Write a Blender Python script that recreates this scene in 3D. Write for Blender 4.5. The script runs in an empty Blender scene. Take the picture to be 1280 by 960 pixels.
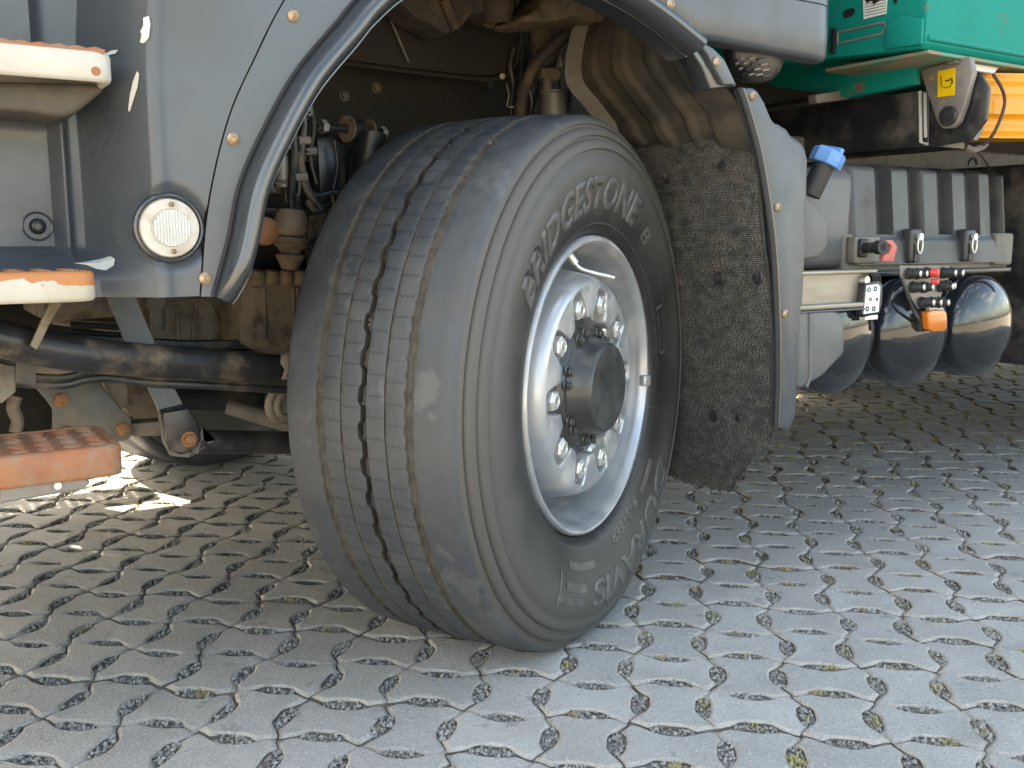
import bpy, bmesh, math, random
import numpy as np
from mathutils import Vector, Matrix
random.seed(7); RNG = np.random.default_rng(7)
scene = bpy.context.scene
R_ = math.radians
# ------------------------------------------------------------------ camera
CAM = Vector((-1.0905, -1.6777, 0.8071)); FPX = 1201.8
YAW, PITCH, ROLL = 0.569, 0.1484, -0.0028
_cy, _sy, _cp, _sp = math.cos(YAW), math.sin(YAW), math.cos(PITCH), math.sin(PITCH)
CF = Vector((_sy*_cp, _cy*_cp, -_sp)); _R0 = Vector((_cy, -_sy, 0)); _U0 = _R0.cross(CF)
CR = _R0*math.cos(ROLL) + _U0*math.sin(ROLL); CU = _U0*math.cos(ROLL) - _R0*math.sin(ROLL)
cd = bpy.data.cameras.new('camera'); cam = bpy.data.objects.new('camera', cd)
scene.collection.objects.link(cam)
cd.sensor_width = 36; cd.lens = FPX/1280*36; cd.clip_start = 0.02; cd.clip_end = 3000
M = Matrix((CR, CU, -CF)).transposed().to_4x4(); M.translation = CAM
cam.matrix_world = M; scene.camera = cam
# ------------------------------------------------------------------ sky, sun, exposure
SUN_TO = Vector((-0.48, 0.82, 0.0)).normalized(); SUN_EL = R_(33)
w = bpy.data.worlds.new('World'); scene.world = w; w.use_nodes = True
nt = w.node_tree; bg = nt.nodes['Background']
sk = nt.nodes.new('ShaderNodeTexSky'); sk.sky_type = 'NISHITA'; sk.sun_disc = False
sk.sun_elevation = SUN_EL; sk.sun_rotation = math.atan2(SUN_TO.x, SUN_TO.y)
sk.air_density = 1.0; sk.dust_density = 2.5; sk.ozone_density = 1.0
wtc = nt.nodes.new('ShaderNodeTexCoord'); wmp = nt.nodes.new('ShaderNodeMapping'); wmp.inputs['Scale'].default_value = (1, 1, 2.6)
wn = nt.nodes.new('ShaderNodeTexNoise'); wn.inputs['Scale'].default_value = 2.3; wn.inputs['Detail'].default_value = 8; wn.inputs['Roughness'].default_value = 0.58
wr = nt.nodes.new('ShaderNodeMapRange'); wr.inputs[1].default_value = 0.52; wr.inputs[2].default_value = 0.72; wr.inputs[4].default_value = 0.9
wm = nt.nodes.new('ShaderNodeMix'); wm.data_type = 'RGBA'; wm.inputs[7].default_value = (7.4, 7.3, 7.2, 1)
nt.links.new(wtc.outputs['Generated'], wmp.inputs[0]); nt.links.new(wmp.outputs[0], wn.inputs['Vector']); nt.links.new(wn.outputs['Fac'], wr.inputs[0])
nt.links.new(wr.outputs[0], wm.inputs['Factor']); nt.links.new(sk.outputs[0], wm.inputs[6])
nt.links.new(wm.outputs[2], bg.inputs[0]); bg.inputs[1].default_value = 0.12
sd = bpy.data.lights.new('sun', 'SUN'); sd.energy = 5.0; sd.angle = R_(0.53); sd.color = (1, 0.93, 0.82)
so = bpy.data.objects.new('sun', sd); scene.collection.objects.link(so)
sdir = Vector((SUN_TO.x*math.cos(SUN_EL), SUN_TO.y*math.cos(SUN_EL), math.sin(SUN_EL)))
so.rotation_euler = sdir.to_track_quat('Z', 'Y').to_euler(); so.location = (0, 0, 8)
scene.view_settings.view_transform = 'Standard'; scene.view_settings.look = 'None'
scene.view_settings.gamma = 1; scene.view_settings.use_curve_mapping = False
scene.view_settings.exposure = 2.85
scene.view_settings.use_white_balance = True; scene.view_settings.white_balance_temperature = 7700; scene.view_settings.white_balance_tint = 6
scene.render.engine = 'CYCLES'

# ------------------------------------------------------------------ helpers
def ray(x, y): return CF + CR*((x-640)/FPX) + CU*((480-y)/FPX)
def at(x, y, Y):
    d = ray(x, y); return CAM + d*((Y-CAM.y)/d.y)
def atX(x, y, X):
    d = ray(x, y); return CAM + d*((X-CAM.x)/d.x)
def project(p):
    d = Vector(p)-CAM; q = d.dot(CF)
    return 640+FPX*d.dot(CR)/q, 480-FPX*d.dot(CU)/q, q
def V(*a): return Vector(a)
COL = scene.collection

def link_mesh(name, verts, faces, mat, parent=None, smooth=False, edges=(), autosmooth=None):
    me = bpy.data.meshes.new(name); me.from_pydata([tuple(v) for v in verts], list(edges), faces)
    me.update()
    o = bpy.data.objects.new(name, me); COL.objects.link(o)
    if mat is not None: me.materials.append(mat)
    if parent is not None: o.parent = parent
    if smooth or autosmooth:
        me.polygons.foreach_set('use_smooth', [True]*len(me.polygons))
        if autosmooth: me.set_sharp_from_angle(angle=R_(autosmooth))
    return o

class MB:
    def __init__(s): s.v = []; s.f = []
    def add(s, v, f):
        k = len(s.v); s.v += [Vector(p) for p in v]; s.f += [tuple(i+k for i in q) for q in f]; return s
    def hexa(s, p):      # 8 points: bottom 4 ccw, top 4
        return s.add(p, [(3,2,1,0),(4,5,6,7),(0,1,5,4),(1,2,6,5),(2,3,7,6),(3,0,4,7)])
    def box(s, x0, x1, y0, y1, z0, z1, bev=0.0):
        if bev <= 0:
            return s.hexa([(x0,y0,z0),(x1,y0,z0),(x1,y1,z0),(x0,y1,z0),(x0,y0,z1),(x1,y0,z1),(x1,y1,z1),(x0,y1,z1)])
        bm = bmesh.new(); bmesh.ops.create_cube(bm, size=1)
        for v in bm.verts: v.co = Vector(((x0+x1)/2+v.co.x*(x1-x0), (y0+y1)/2+v.co.y*(y1-y0), (z0+z1)/2+v.co.z*(z1-z0)))
        bmesh.ops.bevel(bm, geom=list(bm.edges), offset=bev, segments=3, profile=0.5, affect='EDGES', clamp_overlap=True)
        s.addbm(bm); return s
    def addbm(s, bm):
        bm.verts.index_update(); s.add([v.co.copy() for v in bm.verts], [tuple(v.index for v in f.verts) for f in bm.faces]); bm.free()
    def prism(s, poly, d):   # extrude closed polygon of 3d points by vector d
        n = len(poly); d = Vector(d); P = [Vector(p) for p in poly]
        return s.add(P+[p+d for p in P], [tuple(range(n))[::-1], tuple(range(n, 2*n))]+[(i,(i+1)%n,n+(i+1)%n,n+i) for i in range(n)])
    def prismb(s, poly, d, bev, seg=2):
        bm = bmesh.new(); d = Vector(d); P = [Vector(p) for p in poly]
        a = [bm.verts.new(p) for p in P]; b = [bm.verts.new(p+d) for p in P]; n = len(P)
        bm.faces.new(a[::-1]); bm.faces.new(b)
        for i in range(n): bm.faces.new((a[i], a[(i+1)%n], b[(i+1)%n], b[i]))
        bmesh.ops.recalc_face_normals(bm, faces=bm.faces)
        bmesh.ops.bevel(bm, geom=list(bm.edges), offset=bev, segments=seg, profile=0.5, affect='EDGES', clamp_overlap=True)
        s.addbm(bm); return s
    def tube(s, pts, rad, n=12, cap=True):
        P = [Vector(p) for p in pts]; m = len(P)
        rr = rad if isinstance(rad, (list, tuple)) else [rad]*m
        up = None; vs = []
        for i, p in enumerate(P):
            t = (P[min(i+1, m-1)]-P[max(i-1, 0)]).normalized()
            if up is None:
                up = t.orthogonal().normalized()
            up = (up - t*up.dot(t)).normalized(); sd_ = t.cross(up)
            for k in range(n):
                a = 2*math.pi*k/n; vs.append(p+(up*math.cos(a)+sd_*math.sin(a))*rr[i])
        fs = [(i*n+k, i*n+(k+1)%n, (i+1)*n+(k+1)%n, (i+1)*n+k) for i in range(m-1) for k in range(n)]
        if cap: fs += [tuple(range(n))[::-1], tuple(range((m-1)*n, m*n))]
        return s.add(vs, fs)
    def lathe(s, o, ax, prof, n=32, closed=False):  # prof: (r, a) along axis
        o = Vector(o); ax = Vector(ax).normalized(); u = ax.orthogonal().normalized(); w_ = ax.cross(u); vs = []
        for r, a in prof:
            for k in range(n):
                t = 2*math.pi*k/n; vs.append(o+ax*a+(u*math.cos(t)+w_*math.sin(t))*r)
        m = len(prof)
        fs = [(i*n+k, i*n+(k+1)%n, (i+1)*n+(k+1)%n, (i+1)*n+k) for i in range(m-1) for k in range(n)]
        if closed: fs += [((m-1)*n+k, (m-1)*n+(k+1)%n, (k+1)%n, k) for k in range(n)]
        return s.add(vs, fs)
    def disc(s, o, ax, r, h, n=24, bev=0.0):  # solid cylinder from o along ax
        b = bev
        prof = [(0.0001, 0), (r, 0), (r, h-b)] + ([(r-b*.3, h-b*.3)] if b else []) + [(r-b, h), (0.0001, h)]
        return s.lathe(o, ax, prof, n)
    def hexnut(s, o, ax, r, h, ang=0.0):
        o = Vector(o); ax = Vector(ax).normalized(); u = ax.orthogonal().normalized(); w_ = ax.cross(u)
        def ring(rr, a): return [o+ax*a+(u*math.cos(ang+k*math.pi/3)+w_*math.sin(ang+k*math.pi/3))*rr for k in range(6)]
        vs = ring(r, 0)+ring(r, h*.86)+ring(r*.86, h)
        return s.add(vs, [(i*6+k, i*6+(k+1)%6, (i+1)*6+(k+1)%6, (i+1)*6+k) for i in range(2) for k in range(6)]+[tuple(range(12, 18))])
    def build(s, name, mat, parent=None, smooth=None, fix=True):
        o = link_mesh(name, s.v, s.f, mat, parent)
        if fix:
            bm = bmesh.new(); bm.from_mesh(o.data); bmesh.ops.recalc_face_normals(bm, faces=bm.faces); bm.to_mesh(o.data); bm.free()
        if smooth:
            me = o.data; me.polygons.foreach_set('use_smooth', [True]*len(me.polygons)); me.set_sharp_from_angle(angle=R_(smooth))
        return o

def smooth_path(pts, n=6):
    P = [Vector(p) for p in pts]; out = []
    Q = [P[0]*2-P[1]]+P+[P[-1]*2-P[-2]]
    for i in range(1, len(Q)-2):
        for k in range(n):
            t = k/n; a, b, c, d = Q[i-1], Q[i], Q[i+1], Q[i+2]
            out.append(0.5*((2*b)+(c-a)*t+(2*a-5*b+4*c-d)*t*t+(-a+3*b-3*c+d)*t**3))
    out.append(P[-1]); return out
def sstep(a, b, x):
    t = min(1, max(0, (x-a)/(b-a))); return t*t*(3-2*t)
def interp(x, xs, ys): return float(np.interp(x, xs, ys))

# ------------------------------------------------------------------ materials
MATS = {}
def mat(name, c1, c2=None, rough=0.5, metal=0.0, scale=8.0, bump=0.0, bscale=200.0, dirt=None, dirt_amt=0.0, dscale=6.0, dsharp=0.12,
        spec=0.5, coat=0.0, rvar=0.0, wear=None, wear_amt=0.0, wscale=20.0, stretch=None, streak=None):
    if name in MATS: return MATS[name]
    m = bpy.data.materials.new(name); m.use_nodes = True; t = m.node_tree; N = t.nodes; Lk = t.links
    b = N['Principled BSDF']; tc = N.new('ShaderNodeTexCoord'); co = tc.outputs['Object']
    if stretch:
        mp = N.new('ShaderNodeMapping'); mp.inputs['Scale'].default_value = stretch; Lk.new(co, mp.inputs[0]); co = mp.outputs[0]
    def noise(sc, det=5.0, rgh=0.6):
        n = N.new('ShaderNodeTexNoise'); n.inputs['Scale'].default_value = sc; n.inputs['Detail'].default_value = det
        n.inputs['Roughness'].default_value = rgh; Lk.new(co, n.inputs['Vector']); return n.outputs['Fac']
    def ramp(f, a, c):
        r = N.new('ShaderNodeMapRange'); r.inputs[1].default_value = a; r.inputs[2].default_value = c; r.interpolation_type = 'SMOOTHSTEP'
        Lk.new(f, r.inputs[0]); return r.outputs[0]
    def mix(f, a, c):
        x = N.new('ShaderNodeMix'); x.data_type = 'RGBA'
        Lk.new(f, x.inputs['Factor'])
        for k, v in ((6, a), (7, c)):
            if hasattr(v, 'links'): Lk.new(v, x.inputs[k])
            else: x.inputs[k].default_value = (*v, 1)
        return x.outputs[2]
    if c2 is None: c2 = tuple(k*0.86 for k in c1)
    col = mix(ramp(noise(scale), 0.3, 0.7), c1, c2)
    if wear: col = mix(ramp(noise(wscale, 8), 1-wear_amt, 1-wear_amt+0.04), col, wear)
    rsrc = None
    if dirt and dirt_amt > 0:
        th = 0.75-0.5*dirt_amt
        df = ramp(noise(dscale, 9, 0.65), th-dsharp, th+dsharp)
        col = mix(df, col, dirt); rsrc = df
    Lk.new(col, b.inputs['Base Color'])
    b.inputs['Roughness'].default_value = rough; b.inputs['Metallic'].default_value = metal
    b.inputs['Specular IOR Level'].default_value = spec; b.inputs['Coat Weight'].default_value = coat
    b.inputs['Coat Roughness'].default_value = 0.08
    if rsrc is not None or rvar:
        mr = N.new('ShaderNodeMapRange'); Lk.new(rsrc if rsrc is not None else noise(scale*1.7), mr.inputs[0])
        mr.inputs[3].default_value = rough-rvar; mr.inputs[4].default_value = min(1, 0.9 if rsrc is not None else rough+rvar)
        Lk.new(mr.outputs[0], b.inputs['Roughness'])
        if rsrc is not None and metal > 0:
            mm = N.new('ShaderNodeMapRange'); Lk.new(rsrc, mm.inputs[0]); mm.inputs[3].default_value = metal; mm.inputs[4].default_value = 0
            Lk.new(mm.outputs[0], b.inputs['Metallic'])
    if bump > 0:
        bn = N.new('ShaderNodeBump'); bn.inputs['Strength'].default_value = 1.0; bn.inputs['Distance'].default_value = bump
        Lk.new(noise(bscale, 3), bn.inputs['Height']); Lk.new(bn.outputs[0], b.inputs['Normal'])
    MATS[name] = m; return m
DUST = (0.30, 0.22, 0.14)
PANEL = mat('cab_plastic', (0.050, 0.060, 0.073), (0.057, 0.067, 0.079), spec=0.6, rough=0.3, scale=3, bump=0.0002, bscale=900, rvar=0.04, dirt=(0.078, 0.080, 0.082), dirt_amt=0.25, dscale=4, dsharp=0.3)
FLARE = mat('flare_plastic', (0.026, 0.031, 0.037), (0.032, 0.037, 0.043), spec=1.0, rough=0.2, scale=5, bump=0.00012, bscale=700, rvar=0.05)
SEAL = mat('rubber_seal', (0.015, 0.015, 0.017), rough=0.6)
SCREW = mat('rusty_screw', (0.45, 0.38, 0.29), (0.30, 0.19, 0.10), rough=0.45, metal=0.6, scale=60, dirt=(0.24, 0.13, 0.06), dirt_amt=0.35, dscale=120)
CHIP = mat('white_primer', (0.62, 0.61, 0.58), rough=0.7)
RUBBER = mat('tyre_rubber', (0.043, 0.048, 0.056), (0.053, 0.059, 0.067), rough=0.46, scale=7, bump=0.0007, bscale=260, dirt=(0.078, 0.077, 0.075), dirt_amt=0.32, dscale=8, dsharp=0.2, wear=(0.080, 0.083, 0.087), wear_amt=0.43, wscale=6)
GROOVE = mat('groove_rubber', (0.042, 0.037, 0.031), (0.085, 0.074, 0.061), rough=0.9, scale=40, bump=0.001, bscale=300)
GROOVEC = mat('deep_groove_rubber', (0.018, 0.016, 0.014), (0.045, 0.038, 0.031), rough=0.9, scale=60, bump=0.001, bscale=300)
BLACKRUB = mat('black_rubber', (0.02, 0.02, 0.021), rough=0.55)
LETTER = mat('letter_sheen_rubber', (0.11, 0.104, 0.096), (0.06, 0.06, 0.06), rough=0.42, scale=26)  # lighter than the sidewall: sheen of the raised letters put into the colour
SILVER = mat('silver_wheel_paint', (0.46, 0.475, 0.50), (0.42, 0.435, 0.46), rough=0.30, metal=0.66, scale=5, bump=0.00015, bscale=500, dirt=(0.42, 0.38, 0.33), dirt_amt=0.22, dscale=12, dsharp=0.25)
CHROME = mat('bright_zinc', (0.70, 0.70, 0.68), (0.58, 0.57, 0.54), rough=0.36, metal=0.6, scale=80)
HUBBLK = mat('black_hub_paint', (0.026, 0.0275, 0.030), (0.034, 0.036, 0.039), rough=0.22, scale=20, dirt=(0.07, 0.065, 0.06), dirt_amt=0.2, dscale=14, dsharp=0.4, coat=0.3)
BLKMET = mat('black_dusty_metal', (0.018, 0.019, 0.021), (0.03, 0.03, 0.032), rough=0.32, scale=12, bump=0.0004, bscale=150, dirt=(0.22, 0.165, 0.11), dirt_amt=0.27, dscale=10, dsharp=0.14)
BLKCLEAN = mat('black_metal', (0.017, 0.018, 0.021), rough=0.3, scale=12, bump=0.0004, bscale=150, dirt=(0.12, 0.10, 0.08), dirt_amt=0.25, dscale=10, dsharp=0.2)
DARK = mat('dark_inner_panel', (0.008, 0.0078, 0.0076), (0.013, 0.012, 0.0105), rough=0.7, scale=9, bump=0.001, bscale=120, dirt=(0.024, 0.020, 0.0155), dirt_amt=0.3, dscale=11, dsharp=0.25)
DARKDIRT = mat('dirt_caked_panel', (0.032, 0.030, 0.028), (0.05, 0.042, 0.034), rough=0.75, scale=12, bump=0.003, bscale=60, dirt=(0.12, 0.085, 0.05), dirt_amt=0.4, dscale=14, dsharp=0.12)
LINER = mat('dusty_liner', (0.034, 0.0335, 0.0325), (0.053, 0.050, 0.046), rough=0.55, scale=14, bump=0.001, bscale=90, dirt=(0.115, 0.094, 0.068), dirt_amt=0.42, dscale=10, dsharp=0.2, stretch=(1, .6, 1))
LINEREDGE = mat('liner_flange', (0.18, 0.163, 0.14), (0.13, 0.117, 0.10), rough=0.7, scale=20, bump=0.0006, bscale=120)
TAN = mat('dusty_casting', (0.22, 0.18, 0.135), (0.30, 0.25, 0.19), rough=0.8, scale=10, bump=0.0015, bscale=110, dirt=(0.12, 0.09, 0.065), dirt_amt=0.38, dscale=13, dsharp=0.15)
BROWN = mat('brown_oily_casting', (0.16, 0.115, 0.075), (0.22, 0.165, 0.11), rough=0.7, scale=14, bump=0.002, bscale=80, dirt=(0.06, 0.045, 0.03), dirt_amt=0.35, dscale=16)
MUD = mat('caked_mud', (0.16, 0.115, 0.07), (0.085, 0.064, 0.042), rough=0.95, scale=25, bump=0.004, bscale=90)
GUN = mat('painted_plate', (0.075, 0.084, 0.084), (0.10, 0.105, 0.098), rough=0.55, scale=16, bump=0.0006, bscale=150, dirt=(0.20, 0.155, 0.105), dirt_amt=0.45, dscale=9, dsharp=0.14)
RUST = mat('rust', (0.20, 0.085, 0.035), (0.34, 0.17, 0.075), rough=0.85, scale=110, bump=0.001, bscale=200)
WORN = mat('orange_worn_step', (0.34, 0.13, 0.05), (0.26, 0.09, 0.04), rough=0.6, scale=14, bump=0.0008, bscale=140, dirt=(0.25, 0.17, 0.115), dirt_amt=0.4, dscale=22, dsharp=0.15)
WHITE = mat('white_step_paint', (0.47, 0.45, 0.41), (0.40, 0.37, 0.315), rough=0.5, scale=9, bump=0.0004, bscale=90)
GREEN = mat('green_paint', (0.0, 0.21, 0.178), (0.0, 0.19, 0.16), rough=0.45, scale=6, spec=0.12, dirt=(0.16, 0.13, 0.085), dirt_amt=0.2, dscale=13, dsharp=0.04)
GREENDIRT = mat('green_paint_dirty', (0.05, 0.22, 0.17), (0.12, 0.19, 0.13), rough=0.5, scale=9, dirt=(0.27, 0.19, 0.11), dirt_amt=0.55, dscale=9, dsharp=0.12)
YELLOW = mat('yellow_paint', (0.72, 0.30, 0.006), (0.68, 0.27, 0.006), rough=0.35, scale=6, coat=0.2)
STEEL = mat('bare_steel_bracket', (0.24, 0.22, 0.205), (0.17, 0.158, 0.148), rough=0.5, metal=0.35, scale=9, dirt=(0.24, 0.18, 0.13), dirt_amt=0.3, dscale=15)
WELD = mat('white_sealant', (0.55, 0.53, 0.50), rough=0.6)
BOX = mat('grey_box_plastic', (0.030, 0.032, 0.037), (0.038, 0.041, 0.046), spec=.45, rough=0.36, scale=4, bump=0.0003, bscale=400, dirt=(0.09, 0.08, 0.065), dirt_amt=0.18, dscale=8, dsharp=0.25)
TANKPL = mat('grey_tank_plastic', (0.085, 0.09, 0.096), (0.10, 0.104, 0.108), rough=0.42, scale=5, bump=0.0003, bscale=400, dirt=(0.16, 0.145, 0.125), dirt_amt=0.2, dscale=8, dsharp=0.25)
AIRTANK = mat('black_gloss_tank', (0.014, 0.016, 0.02), (0.02, 0.022, 0.026), rough=0.035, scale=6, coat=0.3)
ALU = mat('dusty_aluminium_rail', (0.24, 0.21, 0.175), (0.30, 0.275, 0.24), rough=0.4, metal=0.6, scale=7, stretch=(1, 6, 6))
BLUECAP = mat('blue_cap', (0.10, 0.26, 0.58), (0.13, 0.30, 0.62), rough=0.45, scale=30)
RED = mat('red_plastic', (0.62, 0.05, 0.04), rough=0.4)
FADEDRED = mat('faded_red_handle', (0.50, 0.11, 0.09), (0.45, 0.14, 0.11), rough=0.6, scale=30)
AMBER = mat('amber_lens', (0.62, 0.17, 0.015), rough=0.25, coat=0.5)
STICKER = mat('yellow_sticker', (0.72, 0.46, 0.012), rough=0.4)
INKSHADE = mat('ink_and_cut_shade', (0.012, 0.012, 0.012), rough=0.5)  # printing ink, also the painted shade of sipes and slots
PLATE = mat('white_label', (0.72, 0.74, 0.74), rough=0.5)
def glassy(name, col, rough, tr):
    m = mat(name, col, rough=rough); b = m.node_tree.nodes['Principled BSDF']; b.inputs['Transmission Weight'].default_value = tr; return m
LENS = glassy('clear_lens', (0.90, 0.90, 0.88), 0.06, 0.45)
LAMPBACK = mat('lamp_reflector', (0.50, 0.48, 0.45), (0.38, 0.33, 0.27), rough=0.4, scale=40)
BRICK = mat('rust_red_far', (0.2, 0.1, 0.06), rough=0.8)

# ------------------------------------------------------------------ ground material
def paver_mat(name, attr, edge=False):
    m = bpy.data.materials.new(name); m.use_nodes = True; t = m.node_tree; N = t.nodes; Lk = t.links; b = N['Principled BSDF']
    g = N.new('ShaderNodeNewGeometry')
    def noise(sc, det=5, rg=0.6):
        n = N.new('ShaderNodeTexNoise'); n.inputs['Scale'].default_value = sc; n.inputs['Detail'].default_value = det; n.inputs['Roughness'].default_value = rg
        Lk.new(g.outputs['Position'], n.inputs['Vector']); return n.outputs['Fac']
    def rng(f, a, c, d=0.0, e=1.0):
        r = N.new('ShaderNodeMapRange'); Lk.new(f, r.inputs[0])
        for k, v in zip((1, 2, 3, 4), (a, c, d, e)): r.inputs[k].default_value = v
        return r.outputs[0]
    def mix(f, a, c, bt='MIX'):
        x = N.new('ShaderNodeMix'); x.data_type = 'RGBA'; x.blend_type = bt
        if hasattr(f, 'links'): Lk.new(f, x.inputs['Factor'])
        else: x.inputs['Factor'].default_value = f
        for k, v in ((6, a), (7, c)):
            if hasattr(v, 'links'): Lk.new(v, x.inputs[k])
            else: x.inputs[k].default_value = (*v, 1)
        return x.outputs[2]
    if attr: a = N.new('ShaderNodeAttribute'); a.attribute_name = 'rnd'; rnd = a.outputs['Fac']
    else: o = N.new('ShaderNodeObjectInfo'); rnd = o.outputs['Random']
    base = mix(rnd, (0.375, 0.368, 0.355), (0.47, 0.462, 0.447))
    if edge: base = mix(rnd, (0.37, 0.345, 0.315), (0.44, 0.415, 0.385))
    base = mix(rng(noise(5, 6), 0.35, 0.7), base, (0.325, 0.318, 0.305) if not edge else (0.40, 0.365, 0.32))
    base = mix(rng(noise(260, 3, 0.75), 0.55, 0.67, 0, 0.7), base, (0.16, 0.16, 0.165))
    base = mix(rng(noise(190, 3, 0.75), 0.57, 0.70, 0, 0.75), base, (0.66, 0.65, 0.63))
    base = mix(rng(noise(9, 7, 0.7), 0.62, 0.74, 0, 0.5), base, (0.20, 0.195, 0.19))
    base = mix(rng(noise(34, 5, 0.7), 0.60, 0.75, 0, 0.5), base, (0.36, 0.31, 0.25))
    base = mix(rng(noise(3.1, 3, 0.5), 0.60, 0.72, 0, 0.35), base, (0.21, 0.20, 0.19))
    base = mix(rng(noise(17, 4, 0.6), 0.64, 0.69, 0, 0.5), base, (0.19, 0.185, 0.18))
    Lk.new(base, b.inputs['Base Color']); b.inputs['Roughness'].default_value = 0.88
    bn = N.new('ShaderNodeBump'); bn.inputs['Distance'].default_value = 0.0028; bn.inputs['Strength'].default_value = 1
    ad = N.new('ShaderNodeMath'); ad.operation = 'ADD'; Lk.new(noise(260, 3), ad.inputs[0]); Lk.new(noise(60, 4), ad.inputs[1])
    Lk.new(ad.outputs[0], bn.inputs['Height']); Lk.new(bn.outputs[0], b.inputs['Normal'])
    return m
PV_TOP, PV_EDGE = paver_mat('concrete_paver', False), paver_mat('concrete_paver_edge', False, True)
PV_TOP2, PV_EDGE2 = paver_mat('concrete_paver_far', True), paver_mat('concrete_paver_far_edge', True, True)
GRAVELBED = mat('gravel_bed', (0.15, 0.138, 0.118), (0.24, 0.22, 0.19), rough=0.95, scale=120, bump=0.006, bscale=140)
LOT = mat('sandy_lot', (0.36, 0.30, 0.225), (0.42, 0.355, 0.27), rough=0.95, scale=0.7, bump=0.01, bscale=30, dirt=(0.28, 0.25, 0.21), dirt_amt=0.4, dscale=0.4)
PEBBLE = mat('gravel_stones', (0.15, 0.152, 0.15), (0.38, 0.365, 0.335), rough=0.8, scale=110)
WEED = mat('weed_leaves', (0.22, 0.25, 0.06), (0.42, 0.37, 0.15), rough=0.7, scale=22)
STRAW = mat('dry_straw', (0.50, 0.40, 0.22), (0.36, 0.25, 0.13), rough=0.8, scale=40)

# ================================================================== PAVEMENT
def kind(o, k): o['kind'] = k; return o
g = MB()
S_ = 600
ground = kind(link_mesh('ground', [(-S_,-S_,-.04),(S_,-S_,-.04),(S_,S_,-.04),(-S_,S_,-.04)], [(0,1,2,3)], LOT), 'structure')
pavement = kind(link_mesh('pavement', [(-2.6,-2.6,-.0085),(8.5,-2.6,-.0085),(8.5,5.2,-.0085),(-2.6,5.2,-.0085)], [(0,1,2,3)], GRAVELBED), 'structure')
P = 0.1421; PA = -0.7334; PX, PY = -0.3233, -0.105
EX = Vector((math.cos(PA), math.sin(PA), 0)); EV = Vector((-math.sin(PA), math.cos(PA), 0))   # EV = away from camera rows (-j)
def lat(i, j): return Vector((PX, PY, 0))+EX*(P*i)-EV*(P*j)
INN = [(0,0),(.07,.012),(.15,.062),(.23,.112),(.32,.215),(.68,.215),(.77,.112),(.85,.062),(.93,.012)]
OUT = [(0,0),(.07,.012),(.15,.062),(.23,.108),(.33,.018),(.67,.018),(.77,.108),(.85,.062),(.93,.012)]
def stone_outline():
    pts = []
    # wide stone, ccw from bottom-left, local -.5...5
    for t, d in INN: pts.append((-.5+t, -.5+d))            # bottom, gap eats inward
    for t, d in OUT: pts.append((.5+d, -.5+t))              # right, outward
    for t, d in INN: pts.append((.5-t, .5-d))
    for t, d in OUT: pts.append((-.5-d, .5-t))
    return [Vector((x*P, y*P)) for x, y in pts]
def chaikin(p, q=0.15):
    o = []
    for i in range(len(p)):
        a, b = p[i], p[(i+1) % len(p)]; o += [a.lerp(b, q), a.lerp(b, 1-q)]
    return o
def resample(p, n):
    L = [0.0]
    for i in range(len(p)): L.append(L[-1]+(p[(i+1) % len(p)]-p[i]).length)
    out = []; k = 0
    for j in range(n):
        t = L[-1]*j/n
        while L[k+1] < t: k += 1
        out.append(p[k].lerp(p[(k+1) % len(p)], (t-L[k])/max(1e-9, L[k+1]-L[k])))
    return out
def inset(p, d, steps=8):
    p = [q.copy() for q in p]; n = len(p)
    for _ in range(steps):
        q = []
        for i in range(n):
            t = (p[(i+1) % n]-p[i-1]).normalized(); q.append(p[i]+Vector((-t.y, t.x))*(d/steps))
        p = [q[i]*.64+(q[i-1]+q[(i+1) % n])*.18 for i in range(n)] if d > .002 else q
    return p
def stone_mesh(out, name):
    a = inset(out, 0.0010); b = inset(out, 0.0030); c = inset(out, 0.0070); n = len(a)
    vs = [(*p, -.045) for p in a]+[(*p, -.0044) for p in a]+[(*p, -.0019) for p in b]+[(*p, 0) for p in c]+[(*p, 0) for p in c]
    fs = [(k*n+i, k*n+(i+1) % n, (k+1)*n+(i+1) % n, (k+1)*n+i) for k in range(3) for i in range(n)]+[tuple(range(4*n, 5*n))]
    return vs, fs, n
OUTL = stone_outline()
vs_, fs_, n_ = stone_mesh(resample(chaikin(OUTL), 72), 'paver')
pm = bpy.data.meshes.new('paver'); pm.from_pydata(vs_, [], fs_); pm.update()
JOINT = mat('joint_dirt', (0.10, 0.09, 0.075), (0.15, 0.135, 0.112), rough=0.95, scale=40)
pm.materials.append(PV_TOP); pm.materials.append(PV_EDGE); pm.materials.append(JOINT)
for p in pm.polygons:
    p.material_index = 0 if len(p.vertices) > 4 else (2 if p.index < n_ else 1)
    p.use_smooth = len(p.vertices) == 4
pm.set_sharp_from_angle(angle=R_(55))
cells = []
for i in range(-40, 60):
    for j in range(-60, 30):
        c = (lat(i, j)+lat(i+1, j+1))/2
        if not (-2.5 < c.x < 8.4 and -2.5 < c.y < 5.1): continue
        d = (c-CAM).dot(CF)
        near = (c-Vector((CAM.x, CAM.y, 0))).length
        if d < 0.35:
            if near < 1.6: cells.append((1e6+near, i, j, c, False))
            continue
        x, y, q = project(c)
        if -260 < x < 1540 and -50 < y < 1250:
            vis = -40 < x < 1320 and y < 1000 and not (430 < x < 780 and y < 760 and c.y > 0.1 and c.x > 0)
            cells.append((q, i, j, c, vis))
cells.sort(key=lambda e: (not e[4], e[0]))
rest_v, rest_f, rest_r, rest_m = [], [], [], []
v2, f2, n2 = stone_mesh(resample(OUTL, 40), 'p'); V2 = np.array(v2); F2 = f2
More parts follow.
